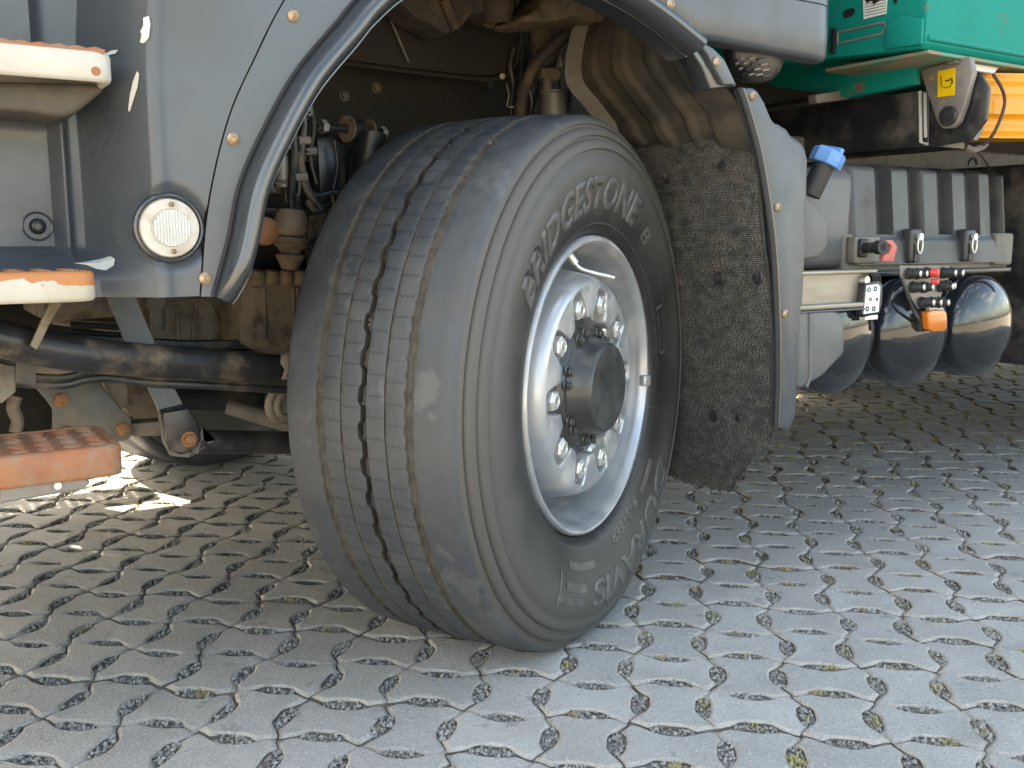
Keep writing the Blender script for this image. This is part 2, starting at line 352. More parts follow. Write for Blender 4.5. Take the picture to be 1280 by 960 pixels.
for k, (q, i, j, c, vis) in enumerate(cells):
    tall = (i+j) % 2
    rz = PA + (math.pi/2 if tall else 0) + random.gauss(0, 0.008) + (math.pi if random.random() < .5 else 0)
    pos = c+Vector((random.gauss(0, .0008), random.gauss(0, .0008), random.uniform(-.003, .0015)))
    tx, ty = random.gauss(0, .008), random.gauss(0, .008)
    if k < 300:
        o = bpy.data.objects.new('paver', pm); COL.objects.link(o); o.parent = pavement
        o.location = pos; o.rotation_euler = (tx, ty, rz)
    else:
        cz, sz = math.cos(rz), math.sin(rz); W = V2.copy()
        W[:, 0] = V2[:, 0]*cz-V2[:, 1]*sz+pos.x; W[:, 1] = V2[:, 0]*sz+V2[:, 1]*cz+pos.y
        W[:, 2] = V2[:, 2]+pos.z+(W[:, 1]-pos.y)*tx-(W[:, 0]-pos.x)*ty
        b0 = len(rest_v)*len(V2); rest_v.append(W); rest_f += [tuple(a+b0 for a in f) for f in F2]
        rest_r += [random.random()]*len(V2); rest_m += [0 if len(f) > 4 else (2 if fi < n2 else 1) for fi, f in enumerate(F2)]
me = bpy.data.meshes.new('paver_field'); me.from_pydata(np.concatenate(rest_v).tolist(), [], rest_f); me.update()
me.materials.append(PV_TOP2); me.materials.append(PV_EDGE2); me.materials.append(JOINT); me.polygons.foreach_set('material_index', rest_m)
at_ = me.attributes.new('rnd', 'FLOAT', 'POINT'); at_.data.foreach_set('value', rest_r)
pf = bpy.data.objects.new('paver_field', me); COL.objects.link(pf); pf.parent = pavement; kind(pf, 'stuff')
# gravel in the openings
gaps = []
cellset = {(i, j) for _, i, j, _, _ in cells}
for (q, i, j, c, vis) in cells:
    if q > 1e5: continue
    tall = (i+j) % 2; s_ = -1 if tall else 1
    # top edge (between (i,j-1) and (i,j)): gap moves into wide stone
    m = (lat(i, j)+lat(i+1, j))/2 - EV*(s_*.116*P); gaps.append((m, EX, EV, q))
    m = (lat(i, j)+lat(i, j+1))/2 - EX*(s_*.116*P); gaps.append((m, EV, EX, q))
OCT = np.array([(1,0,0),(-1,0,0),(0,1,0),(0,-1,0),(0,0,1),(0,0,-1)], float)
OF = np.array([(0,2,4),(2,1,4),(1,3,4),(3,0,4),(2,0,5),(1,2,5),(3,1,5),(0,3,5)])
pv, pf_ = [], []; nb = 0
for m, a, b, q in gaps:
    n = 60 if q < 2.2 else (24 if q < 3.2 else (10 if q < 4.5 else 0))
    if not n: continue
    r = RNG.uniform(.0018, .0052, n)*(1 if q < 2.5 else 1.4)
    u = RNG.uniform(-1, 1, n)*.25*P; v = RNG.uniform(-1, 1, n)*.095*P*(1-np.clip((abs(u)/(.27*P))-.4, 0, 1)*1.2)
    z = RNG.uniform(-.0095, -.003, n)
    C = np.array(m)[None]+u[:, None]*np.array(a)[None]+v[:, None]*np.array(b)[None]; C[:, 2] = z
    jit = OCT[None]*(1+RNG.uniform(-.35, .35, (n, 6, 1)))*RNG.uniform(.6, 1.2, (n, 1, 3))+RNG.uniform(-.3, .3, (n, 6, 3))
    W = C[:, None]+jit*r[:, None, None]
    pv.append(W.reshape(-1, 3)); pf_.append((OF[None]+6*np.arange(n)[:, None, None]+nb).reshape(-1, 3)); nb += 6*n
me = bpy.data.meshes.new('gravel'); me.from_pydata(np.concatenate(pv).tolist(), [], np.concatenate(pf_).tolist()); me.update(); me.materials.append(PEBBLE)
gv = bpy.data.objects.new('gravel', me); COL.objects.link(gv)
gv['label'] = 'dark grey gravel filling the openings between pavers'; gv['category'] = 'gravel'; kind(gv, 'stuff')
# weeds
wv, wf, wm_ = [], [], []
def blade(p, d, L, wd, bend, mi=0):
    wm_.extend([mi, mi])
    d = d.normalized(); sd_ = d.cross(Vector((0, 0, 1))).normalized(); k = len(wv)
    for t in (0, .5, 1):
        q = p+Vector((0, 0, 1))*L*t*(1-bend*t*.5)+d*L*bend*t*t; wd_ = wd*(1-.85*t)+wd*.3*(t == .5)
        wv.extend([q-sd_*wd_, q+sd_*wd_])
    wf.extend([(k, k+1, k+3, k+2), (k+2, k+3, k+5, k+4)])
for m, a, b, q in gaps:
    if q > 6.5: continue
    x, y, _ = project(m)
    pr = 0.26 if x > 560 else 0.06
    if x > 640 and y > 700: pr = 0.6
    if y < 560 and x > 900: pr = 0.5
    if 130 < x < 300 and y < 620: pr = 0.4
    if random.random() > pr: continue
    amt = random.choice((10, 18, 34, 60)); dry = random.random() < .4
    cu = random.uniform(-.18, .18)*P
    for _ in range(amt):
        p = m+a*(cu+random.gauss(0, .05)*P)+b*random.gauss(0, .035)*P+Vector((0, 0, -.010))
        an = random.uniform(0, 6.28); L = random.uniform(.006, .019)*(1.5 if y < 560 else 1)
        blade(p, Vector((math.cos(an), math.sin(an), 0)), L, random.uniform(.0010, .0026), random.uniform(.3, 1.1), 1 if random.random() < (.75 if dry else .2) else 0)
wd = link_mesh('weeds', wv, wf, WEED); wd.data.materials.append(STRAW); wd.data.polygons.foreach_set('material_index', wm_); wd['label'] = 'small yellowish weeds and moss sprouting in the paver openings'; wd['category'] = 'weeds'; kind(wd, 'stuff')

# ================================================================== TRUCK
truck = bpy.data.objects.new('truck', None); COL.objects.link(truck); truck.location = (0, 0, 0)
truck['label'] = 'grey cab truck with turned front wheel, steps and green equipment frame'; truck['category'] = 'truck'

# ---- front wheel (steered)
STEER = 0.4992; HUB = Vector((0, 0, 0.515))
WN = Vector((math.sin(STEER), -math.cos(STEER), 0)); WT = Vector((math.cos(STEER), math.sin(STEER), 0)); WZ = Vector((0, 0, 1))
def wp(r, phi, a, N=WN, T=WT, O=HUB): return O+N*a+T*(r*math.sin(phi))+WZ*(r*math.cos(phi))
TREAD_R = 0.536
def sidewall_mat():
    m = mat('sidewall_rubber', (0.018, 0.018, 0.019), (0.026, 0.0255, 0.025), rough=0.4, scale=12, bump=0.0005, bscale=200)
    t = m.node_tree; N = t.nodes; Lk = t.links; b = N['Principled BSDF']; src = b.inputs['Base Color'].links[0].from_socket
    tc = N.new('ShaderNodeTexCoord'); sb = N.new('ShaderNodeVectorMath'); sb.operation = 'SUBTRACT'; Lk.new(tc.outputs['Object'], sb.inputs[0]); sb.inputs[1].default_value = HUB
    cr = N.new('ShaderNodeVectorMath'); cr.operation = 'CROSS_PRODUCT'; Lk.new(sb.outputs[0], cr.inputs[0]); cr.inputs[1].default_value = WN
    ln = N.new('ShaderNodeVectorMath'); ln.operation = 'LENGTH'; Lk.new(cr.outputs[0], ln.inputs[0])
    n = N.new('ShaderNodeTexNoise'); n.inputs['Scale'].default_value = 9; n.inputs['Detail'].default_value = 7; Lk.new(tc.outputs['Object'], n.inputs['Vector'])
    ma = N.new('ShaderNodeMath'); ma.operation = 'MULTIPLY_ADD'; Lk.new(n.outputs['Fac'], ma.inputs[0]); ma.inputs[1].default_value = 0.16; Lk.new(ln.outputs['Value'], ma.inputs[2])
    r = N.new('ShaderNodeMapRange'); r.interpolation_type = 'SMOOTHSTEP'; r.inputs[1].default_value = 0.40; r.inputs[2].default_value = 0.555; Lk.new(ma.outputs[0], r.inputs[0])
    x = N.new('ShaderNodeMix'); x.data_type = 'RGBA'; Lk.new(r.outputs[0], x.inputs['Factor']); Lk.new(src, x.inputs[6]); x.inputs[7].default_value = (.075, .070, .064, 1)
    Lk.new(x.outputs[2], b.inputs['Base Color'])
    q = N.new('ShaderNodeMapRange'); Lk.new(r.outputs[0], q.inputs[0]); q.inputs[3].default_value = .42; q.inputs[4].default_value = .6; Lk.new(q.outputs[0], b.inputs['Roughness'])
    return m
SIDEWALL = sidewall_mat()
def build_tyre(parent, N, T, O, nseg=896, waves=112, detail=True, flat=True):
    # profile: list of (a, r, wavegroup, mat)
    pr = []
    def crown(a): return TREAD_R-0.006*(a/0.16)**2
    half = [(-.150, .300), (-.168, .306), (-.179, .322), (-.187, .350), (-.194, .385), (-.198, .41), (-.1985, .43), (-.197, .453), (-.1905, .4590), (-.1905, .4635), (-.1955, .4665), (-.1935, .477), (-.1905, .4825), (-.1835, .4850), (-.1835, .4890), (-.1882, .4915), (-.1850, .500), (-.1810, .5045), (-.1728, .5065), (-.1725, .5105), (-.1762, .513), (-.1715, .5205), (-.1660, .5265), (-.158, crown(.158))]
    for a, r in half: pr.append((a, r, 0, 0))
    if detail:
        cuts = [(-.0895, .0072, .0055, 1), (-.0445, .0012, .005, 2), (0, .0055, .0125, 3), (.0445, .0012, .005, 2), (.0895, .0072, .0055, 1)]
        last = -.158
        for c0, hw, dp, wg in cuts:
            n = 3
            for k in range(1, n+1): 
                a = last+(c0-hw-.0035-last)*k/n; pr.append((a, crown(a), 0, 0))
            gm = 3 if wg == 3 else 1; pr += [(c0-hw, crown(c0)-.0008, wg, 0), (c0-hw*.72, crown(c0)-dp, wg, gm), (c0+hw*.72, crown(c0)-dp, wg, gm), (c0+hw, crown(c0)-.0008, wg, gm)]
            pr.append((c0+hw+.0035, crown(c0), 0, 0)); last = c0+hw+.0035
        for k in range(1, 4): a = last+(.158-last)*k/4; pr.append((a, crown(a), 0, 0))
    else:
        for a in (-.1, -.09, -.05, 0, .05, .09, .1): pr.append((a, crown(a)-(.009 if abs(abs(a)-.09) < .001 or a == 0 else 0), 0, 0))
    for a, r in half[::-1]: pr.append((-a, r, 0, 0))
    m = len(pr); A = np.array([p[0] for p in pr]); Rr = np.array([p[1] for p in pr]); G = np.array([p[2] for p in pr])
    ph = np.linspace(0, 2*np.pi, nseg, endpoint=False)
    saw = np.abs(((ph*waves/(2*np.pi)) % 1)*2-1)*2-1
    rj = np.interp(ph, np.linspace(0, 2*np.pi, 97), np.append(RNG.normal(0, .0006, 96), 0))
    w1 = 0.0011*np.sign(np.sin(ph*waves*1.0))*np.clip(np.abs(np.sin(ph*waves))*2, 0, 1)
    w3 = 0.0030*np.clip(np.sin(ph*waves/2)*2.5, -1, 1)+rj
    w2 = 0.0003*np.sin(ph*waves/3)
    Wv = np.stack([np.zeros_like(ph), w1+rj, w2, w3])
    AA = A[None, :]+Wv[G].T
    XX = Rr[None, :]*np.sin(ph)[:, None]; ZZ = Rr[None, :]*np.cos(ph)[:, None]
    if flat:   # load flattening and bulge
        zmin = -(O.z)+0.0005
        below = np.clip((-ZZ-0.38)/0.15, 0, 1)
        press = np.clip(zmin-ZZ, 0, None)
        ZZ2 = np.where(ZZ < zmin+.012, zmin+.012*np.exp((ZZ-zmin-.0085)/.012), ZZ)
        ZZ = np.where(ZZ < zmin+.012, ZZ2, ZZ)
        bul = 0.012*np.exp(-((ph-np.pi)/0.42)**2)[:, None]*np.exp(-((Rr-.43)/.06)**2)[None, :]*np.sign(A)[None, :]
        AA = AA+bul
    Nn, Tt, Oo = np.array(N), np.array(T), np.array(O)
    Pt = Oo+AA[..., None]*Nn+XX[..., None]*Tt+ZZ[..., None]*np.array([0, 0, 1.])
    vs = Pt.reshape(-1, 3).tolist(); fs = []; mi = []
    for i in range(nseg):
        j = (i+1) % nseg
        for k in range(m-1):
            fs.append((i*m+k, i*m+k+1, j*m+k+1, j*m+k)); mi.append(max(pr[k][3], pr[k+1][3]) if (pr[k][3] or pr[k+1][3]) and detail else (2 if max(pr[k][1], pr[k+1][1]) < .5265 and detail and abs(pr[k][0]) > .12 else 0))
    me = bpy.data.meshes.new('tyre'); me.from_pydata(vs, [], fs); me.update()
    me.materials.append(RUBBER); me.materials.append(GROOVE); me.materials.append(SIDEWALL); me.materials.append(GROOVEC); me.polygons.foreach_set('material_index', mi)
    me.polygons.foreach_set('use_smooth', [True]*len(fs)); me.set_sharp_from_angle(angle=R_(48))
    o = bpy.data.objects.new('tyre', me); COL.objects.link(o); o.parent = parent
    return o
SWR = [.30, .306, .322, .350, .385, .41, .43, .453]; SWA = [.150, .168, .179, .187, .194, .198, .1985, .197]
def sw(r): return interp(r, SWR, SWA)

def build_rim(name, N, T, O, parent):
    ax, o = N, O
    mb = MB()
    prof = [(.262, -.02), (.263, .05), (.268, .10), (.276, .130), (.282, .146), (.2835, .155), (.286, .168), (.291, .1745), (.2965, .1755), (.3005, .172), (.302, .164), (.300, .14)]
    mb.lathe(o, ax, prof, 120)
    # dish side wall from barrel to shoulder
    mb.lathe(o, ax, [(.266, .030), (.250, .045), (.240, .070), (.233, .100), (.2275, .130), (.222, .150), (.2165, .160), (.211, .1645), (.204, .1655)], 120)
    # scalloped face
    nth = 480; rows = []
    for k in range(nth):
        ph = 2*math.pi*k/nth; c = math.cos((ph-R_(16))*10)     # +1 at nuts
        u = .5+.5*math.sin(math.pi/2*max(-1, min(1, c*1.25))); rin = .139+(.1975-.139)*u
        rows.append((ph, rin))
    base = len(mb.v); steps = [(.204, .1655, None)]
    for ph, rin in rows:
        ring = [wp(.204, ph, .1655, N, T, O)]
        for s in (.35, .7): ring.append(wp(.204+(rin+.006-.204)*s, ph, .1655+.001*s, N, T, O))
        ring += [wp(rin+.006, ph, .166, N, T, O), wp(rin+.002, ph, .1645, N, T, O), wp(rin, ph, .160, N, T, O), wp(rin-.001, ph, .150, N, T, O), wp(rin-.001, ph, .134, N, T, O)]
        mb.v += ring
    m = 8
    for k in range(nth):
        j = (k+1) % nth
        for s in range(m-1): mb.f.append((base+k*m+s, base+j*m+s, base+j*m+s+1, base+k*m+s+1))
    mb.lathe(o, ax, [(.205, .138), (.10, .138)], 60)
    ob = mb.build(name, SILVER, parent, smooth=40)
    return ob
wheel = build_rim('wheel', WN, WT, HUB, truck)
wheel['label'] = 'silver steered front wheel with ten nuts'
tyre = build_tyre(wheel, WN, WT, HUB)
# sipes: near-black zigzag strips painting the shade of cuts across the inner ribs
mb = MB()
for k in range(96):
    p0 = 2*math.pi*k/96
    for s, (a0, a1) in ((0, (-.080, -.007)), (1, (.007, .080))):
        n = 16; line = []
        for q in range(n):
            t = q/(n-1); a = a0+(a1-a0)*t
            dphi = -0.020*sstep(.40, .60, t)+ (0.0034 if q % 2 else -0.0034)
            if .44 < t < .56: dphi += 0
            line.append((a, p0+s*.02+dphi))
        vsx = []
        for a, p_ in line:
            r = TREAD_R-0.006*(a/.16)**2+.0003
            if r*math.cos(p_)+HUB.z < .02: break
            vsx += [wp(r, p_-.0011, a), wp(r, p_+.0011, a)]
        if len(vsx) < 2*n: continue
        b0 = len(mb.v); mb.v += vsx
        for q in range(n-1):
            if abs((line[q][0]+line[q+1][0])/2) > .0415 and abs((line[q][0]+line[q+1][0])/2) < .0475: continue
            mb.f.append((b0+2*q, b0+2*q+1, b0+2*q+3, b0+2*q+2))
kind(mb.build('sipe_shade_strips', INKSHADE, wheel, fix=False), 'stuff')

def arc_text(txt, name, r0, h, phi0, phi1, shear=0.0, bold=0.0, depth=.0012, material=None, parent=None, outline=False):
    cu = bpy.data.curves.new(name, 'FONT'); cu.body = txt; cu.size = 1; cu.shear = shear; cu.offset = bold; cu.resolution_u = 3
    tmp = bpy.data.objects.new(name+'_tmp', cu); COL.objects.link(tmp)
    dg = bpy.context.evaluated_depsgraph_get(); dg.update()
    me = bpy.data.meshes.new_from_object(tmp.evaluated_get(dg)); bpy.data.objects.remove(tmp)
    bm = bmesh.new(); bm.from_mesh(me)
    bmesh.ops.remove_doubles(bm, verts=bm.verts, dist=1e-4)
    bmesh.ops.triangulate(bm, faces=bm.faces)
    for _ in range(3):
        ed = [e for e in bm.edges if e.calc_length() > .16]
        if ed: bmesh.ops.subdivide_edges(bm, edges=ed, cuts=1); bmesh.ops.triangulate(bm, faces=bm.faces)
    xs = [v.co.x for v in bm.verts]; ys = [v.co.y for v in bm.verts]
    x0, x1, y0, y1 = min(xs), max(xs), min(ys), max(ys)
    ret = bmesh.ops.extrude_face_region(bm, geom=list(bm.faces)); up = [e for e in ret['geom'] if isinstance(e, bmesh.types.BMVert)]
    for v in up: v.co.z = 1
    for v in bm.verts:
        ph = R_(phi0+(phi1-phi0)*(v.co.x-x0)/(x1-x0)); r = r0+h*(v.co.y-y0)/(y1-y0)
        a = sw(r)+(depth if v.co.z > .5 else -.002)
        bulge = 0.012*math.exp(-(((ph % (2*math.pi))-math.pi)/.42)**2)*math.exp(-((r-.43)/.06)**2)
        v.co = wp(r, ph, a+bulge)
    bmesh.ops.recalc_face_normals(bm, faces=bm.faces)
    mo = bpy.data.meshes.new(name); bm.to_mesh(mo); bm.free(); bpy.data.meshes.remove(me)
    mo.materials.append(material or LETTER); o = bpy.data.objects.new(name, mo); COL.objects.link(o); o.parent = parent or wheel
    return o
arc_text('BRIDGESTONE', 'raised_lettering', .350, .068, -61, 27, shear=.18, bold=.045, depth=.0020)
arc_text('DURAVIS', 'raised_lettering', .388, .058, 122, 190, shear=.15, bold=.035, depth=.0018)
arc_text('R-STEER', 'raised_lettering', .332, .026, 144, 169, shear=.1, bold=.02, depth=.0012)
arc_text('002', 'raised_lettering', .332, .015, 171, 177, bold=.01, depth=.001)
arc_text('B', 'raised_lettering', .355, .034, 33, 39, shear=.2, bold=.0, depth=.0014)
# flag bars before/after the name and small arcs on the sidewall
def arc_bar(r0, r1, p0, p1, d=.0012, n=14):
    mb = MB(); vs = []
    for k in range(n+1):
        p_ = R_(p0+(p1-p0)*k/n)
        for q in range(4):
            r = r0+(r1-r0)*q/3; vs.append(wp(r, p_, sw(r)+d+0.012*math.exp(-(((p_ % (2*math.pi))-math.pi)/.42)**2)*math.exp(-((r-.43)/.06)**2)))
    mb.add(vs, [(k*4+q, k*4+q+1, (k+1)*4+q+1, (k+1)*4+q) for k in range(n) for q in range(3)])
    return mb.build('raised_bar', LETTER, wheel, smooth=40)
arc_bar(.345, .362, 126, 140); arc_bar(.392, .408, 194, 207); arc_bar(.352, .366, 185, 205); arc_bar(.420, .434, 196, 212); arc_bar(.375, .445, 210, 211.2)
for r in (.330, .372): arc_bar(r, r+.0016, 46, 92, .0009, 40)
arc_bar(.446, .4475, 40, 120, .0008, 60); arc_bar(.3245, .326, -180, 179, .0009, 200)
arc_bar(.342, .362, 66, 66.8); arc_bar(.342, .362, 84, 84.8); arc_bar(.342, .3435, 66, 84); arc_bar(.362, .3635, 66, 84)
for ph_ in range(-170, 180, 23): arc_bar(.310, .336, ph_, ph_+.25, .0008, 1)
# nuts
mbn = MB()
for k in range(10):
    ph = R_(16+36*k); c = wp(.1675, ph, .138)
    mb = MB(); mb.lathe(c, WN, [(.0265, 0), (.027, .005), (.022, .010), (.018, .011)], 24); mb.hexnut(c+WN*.009, WN, .0205, .022, random.uniform(0, 1))
    mb.lathe(c+WN*.029, WN, [(.0135, 0), (.0135, .0035), (.011, .005), (.010, .002), (.0001, .002)], 16)
    mb.build('wheel_nut', CHROME, wheel, smooth=35)
hub = MB(); hub.lathe(HUB, WN, [(.148, .118), (.148, .134), (.134, .146), (.126, .1475), (.122, .152), (.119, .158), (.1165, .160), (.104, .160), (.101, .163), (.096, .180), (.093, .186), (.0905, .199), (.0885, .203), (.085, .2055), (.0001, .2055)], 72)
hub = hub.build('hub', HUBBLK, wheel, smooth=32)
for ph in (-13, -28, 22, 40, 78, 92, -68, -82, -121, -135, -169, 177, 150, 136):
    c = wp(.1115, R_(ph), .1595); mb = MB(); mb.lathe(c, WN, [(.0115, 0), (.0118, .002), (.009, .0035)], 16); mb.hexnut(c+WN*.002, WN, .0095, .009, random.random()); mb.lathe(c+WN*.0105, WN, [(.006, 0), (.0055, .003), (.0001, .0042)], 12)
    mb.build('hub_bolt', HUBBLK, wheel, smooth=35)
mb = MB(); mb.tube(smooth_path([wp(.266, R_(4), .105), wp(.245, R_(6), .118), wp(.236, R_(8), .128), wp(.231, R_(13), .150), wp(.229, R_(17), .172), wp(.228, R_(19), .182)], 5), .0042, 10); mb.tube([wp(.262, R_(4), .107), wp(.246, R_(6), .117)], .0085, 12)
mb.build('valve_stem', CHROME, wheel, smooth=40)
mb = MB(); c = wp(.2925, R_(96), .172); u = wp(.2925, R_(99), .172)-c
pts = [wp(.279, R_(92.5), .160), wp(.279, R_(97.5), .160), wp(.300, R_(97.5), .166), wp(.300, R_(92.5), .166)]
mb.prismb(pts, WN*.016, .004, 3); mb.build('balance_weight', SILVER, wheel, smooth=40)
# barrel wall is closed, no hand-hole openings are cut
# ---- opposite wheel
WN2 = Vector((-math.sin(0.42), math.cos(0.42), 0)); WT2 = Vector((-math.cos(0.42), -math.sin(0.42), 0)); HUB2 = Vector((-0.15, 1.98, 0.515))
mb = MB(); mb.lathe(HUB2, WN2, [(.30, .15), (.28, .12), (.26, .02), (.15, .06), (.0001, .10)], 48); mb.lathe(HUB2, WN2, [(.30, -.15), (.28, -.12), (.26, -.02), (.14, .0), (.0001, .0)], 48)
wheel2 = mb.build('wheel', SILVER, truck, smooth=40); wheel2['label'] = 'far front wheel glimpsed under the engine'
build_tyre(wheel2, WN2, WT2, HUB2, nseg=160, detail=False)

# ---- arch curves (X,Z at side plane)
ARCH = [(-.700, .728), (-.693, .732), (-.672, .809), (-.651, .89), (-.611, .972), (-.559, 1.057), (-.493, 1.133), (-.459, 1.172), (-.40, 1.222), (-.32, 1.260), (-.20, 1.286), (-.05, 1.288), (.06, 1.266), (.150, 1.234), (.239, 1.193)]
ARCH = [(-.698, .728)]+ARCH[2:]
SEAM = [(-.716, .728), (-.699, .854), (-.664, .98), (-.619, 1.074), (-.573, 1.157), (-.50, 1.26), (-.40, 1.36), (-.31, 1.45)]
YS = -0.25
arch = smooth_path([V(x, 0, z) for x, z in ARCH], 8)
seam = smooth_path([V(x, 0, z) for x, z in SEAM], 8)
def arch_x_left(z): return interp(z, [p.z for p in arch[:60]], [p.x for p in arch[:60]])
def seam_x(z): return interp(z, [p.z for p in seam], [p.x for p in seam])
# cab side panel as a moulded sheet: flat corner, step recess, kick plate
def cab_depth(x, z):
    e0 = -.775-.018*sstep(.80, 1.25, z)*0+.02*sstep(1.0, 1.3, z)
    tt = min(1, max(0, (e0-x)/.066)); d = .165*(.55*tt+.45*tt*tt*(3-2*tt))
    low = .35+.65*sstep(.752, .80, z); d *= low
    # kick plate pocket below upper step
    px = sstep(-.872, -.879, x); pz = sstep(.787, .800, z)*(1-sstep(.985, .995, z))
    d += .026*px*pz
    d -= .012*math.exp(-((x+.864)/.006)**2)*sstep(.780, .79, z)*(1-sstep(.985, .995, z))
    d -= .010*math.exp(-((z-.786)/.006)**2)*sstep(-.856, -.868, x)
    # bulge under the upper step
    d -= .035*px*math.exp(-((z-1.0)/.018)**2)*0.9
    # door kick above upper step stands forward
    d -= .03*sstep(-.885, -.90, x)*sstep(1.05, 1.07, z)
    # soft crease along outer corner
    d -= .007*math.exp(-((x-e0-.010)/.012)**2)
    # dish round the lamp
    rr = math.hypot(x+.752, z-.826)
    d += .010*sstep(.062, .05, rr)
    return d
mb = MB(); nx, nz = 190, 130; z0, z1 = .728, 1.45
for j in range(nz+1):
    z = z0+(z1-z0)*j/nz; xr = seam_x(z)-.0015
    for i in range(nx+1):
        t = i/nx; x = (-1.42+(.55)*(t/.3)) if t < .3 else ((-.87+.11*(t-.3)/.4) if t < .7 else -.76+(xr+.76)*(t-.7)/.3); mb.v.append(V(x, YS+cab_depth(x, z), z))
for j in range(nz):
    for i in range(nx): a = j*(nx+1)+i; mb.f.append((a, a+1, a+nx+2, a+nx+1))
# bottom return
b0 = len(mb.v)
for i in range(nx+1): q = mb.v[i]; mb.v.append(V(q.x, q.y+.05, q.z-.001))
for i in range(nx): mb.f.append((i, b0+i, b0+i+1, i+1))
cab = mb.build('cab_side_panel', PANEL, truck, smooth=60, fix=False)
# trim panel between seam and flare, runs over the arch
mb = MB(); n = 60
for k in range(n+1):
    z = .727+(1.45-.727)*k/n
    xa = seam_x(z)+.0008; 
    if z < 1.280: xb = arch_x_left(z)+.006
    else: xb = -.12
    xb = max(xb, xa+.002)
    for s in range(5): mb.v.append(V(xa+(xb-xa)*s/4, YS-.0012-.0006*math.sin(math.pi*s/4), z))
for k in range(n):
    for s in range(4): a = k*5+s; mb.f.append((a, a+1, a+6, a+5))
b0 = len(mb.v)
for s in range(5): q = mb.v[s]; mb.v.append(V(q.x, q.y+.03, q.z))
for s in range(4): mb.f.append((s, b0+s, b0+s+1, s+1))
fend = mb.build('fender_panel', PANEL, truck, smooth=50, fix=False)
# rear skirt panel
mb = MB(); n = 60
def skirt_bottom(x):
    if x < .239: return interp(x, [p.x for p in arch], [p.z for p in arch])-.004
    return interp(x, [.239, .30, .624], [1.189, 1.191, 1.182])
for k in range(n+1):
    x = -.12+(.624+.12)*k/n; zb = skirt_bottom(x)
    r_ = .008*(1-sstep(0, .03, .624-x))
    ring = [V(x, YS+.05, zb+.001), V(x, YS+.012, zb), V(x, YS+.004, zb+.003), V(x, YS-.001, zb+.011), V(x, YS-.003, zb+.05), V(x, YS-.002, 1.2925), V(x, YS+.001, 1.294), V(x, YS-.002, 1.2955), V(x, YS-.001, 1.45)]
    for q in ring: q.y += r_
    mb.v += ring
for k in range(n):
    for s in range(8): a = k*9+s; mb.f.append((a, a+9, a+10, a+1))
b0 = len(mb.v)
for s in range(9): q = mb.v[n*9+s]; mb.v.append(V(q.x+.004, q.y+.008, q.z)); 
for s in range(9): q = mb.v[n*9+s]; mb.v.append(V(q.x+.004, q.y+.05, q.z))
for s in range(8):
    mb.f.append((n*9+s, b0+s, b0+s+1, n*9+s+1)); mb.f.append((b0+s, b0+9+s, b0+9+s+1, b0+s+1))
skirt = mb.build('side_skirt', PANEL, truck, smooth=50, fix=False)
# flare
def sweep(path, prof, name, material, parent, smooth=50):
    mb = MB(); m = len(prof); n = len(path)
    for i, p in enumerate(path):
        t = (path[min(i+1, n-1)]-path[max(i-1, 0)]).normalized(); nn = V(t.z, 0, -t.x)   # towards arch inside
        f = math.sqrt(min(1, (i+.15)/5)) if name == 'fender_flare' else 1
        for s, y in prof: mb.v.append(V(p.x+nn.x*s*(.6+.4*f), YS+(y-YS)*(f if y < YS else 1), p.z+nn.z*s))
    for i in range(n-1):
        for s in range(m-1): a = i*m+s; mb.f.append((a, a+1, a+m+1, a+m))
    mb.f.append(tuple(range(m))); mb.f.append(tuple(range((n-1)*m, n*m)))
    return mb.build(name, material, parent, smooth=smooth)
flare = sweep(arch, [(0, YS+.012), (.001, YS+.004), (.0025, YS-.0085), (.006, YS-.026), (.011, YS-.037), (.017, YS-.0435), (.0235, YS-.045), (.030, YS-.042), (.0355, YS-.034), (.039, YS-.022), (.041, YS-.010), (.0415, YS+.0), (.0425, YS+.003), (.0435, YS-.001), (.0455, YS-.001), (.046, YS+.05), (.035, YS+.052)], 'fender_flare', FLARE, truck, 38)
sweep(arch, [(-.0035, YS-.004), (-.001, YS-.008), (.003, YS-.006), (.003, YS+.002), (-.003, YS+.002)], 'rubber_seal', SEAL, flare)
# screws
def screw(px, py, Y, parent, r=.0075, name='screw', axis=(0, -1, 0), pos=None):
    p = pos or at(px, py, Y); ax = Vector(axis); mb = MB()
    mb.lathe(p, ax, [(r*1.25, -.002), (r*1.25, .0015), (r*1.0, .0032), (r*.95, .0035), (r*.72, .0052), (r*.45, .0058), (r*.40, .0035), (.0001, .0035)], 20)
    return mb.build(name, SCREW, parent, smooth=40)
for x, y in ((367, 20), (292, 174), (257, 348)): screw(x, y, YS-.002, fend)
screw(838, 5, YS-.002, skirt)
# primer chips
def chip(pts, Y, parent, name='paint_chip'):
    mb = MB(); P_ = []
    for x, y in pts:
        q = at(x, y, Y)
        for _ in range(6): d = cab_depth(q.x, q.z); q = at(x, y, YS+d-.0030)
        P_.append(q)
    c = sum(P_, V(0, 0, 0))/len(P_); c.y -= .0006
    k = len(P_); mb.add(P_+[c], [(i, (i+1) % k, k) for i in range(k)]); return mb.build(name, CHIP, parent, fix=False)
chip([(179, 22), (186, 20), (188, 30), (186, 47), (180, 54), (175, 53), (177, 42), (175, 40), (179, 32)], YS, cab)
chip([(171, 89), (174, 92), (172, 108), (167, 124), (162, 140), (160, 138), (162, 120), (166, 102)], YS, cab)
chip([(131, 67), (140, 63), (148, 62), (144, 67), (136, 69)], YS, cab)
chip([(92, 329), (108, 327), (124, 324), (138, 320), (144, 324), (142, 332), (132, 338), (120, 336), (108, 331)], YS, cab)
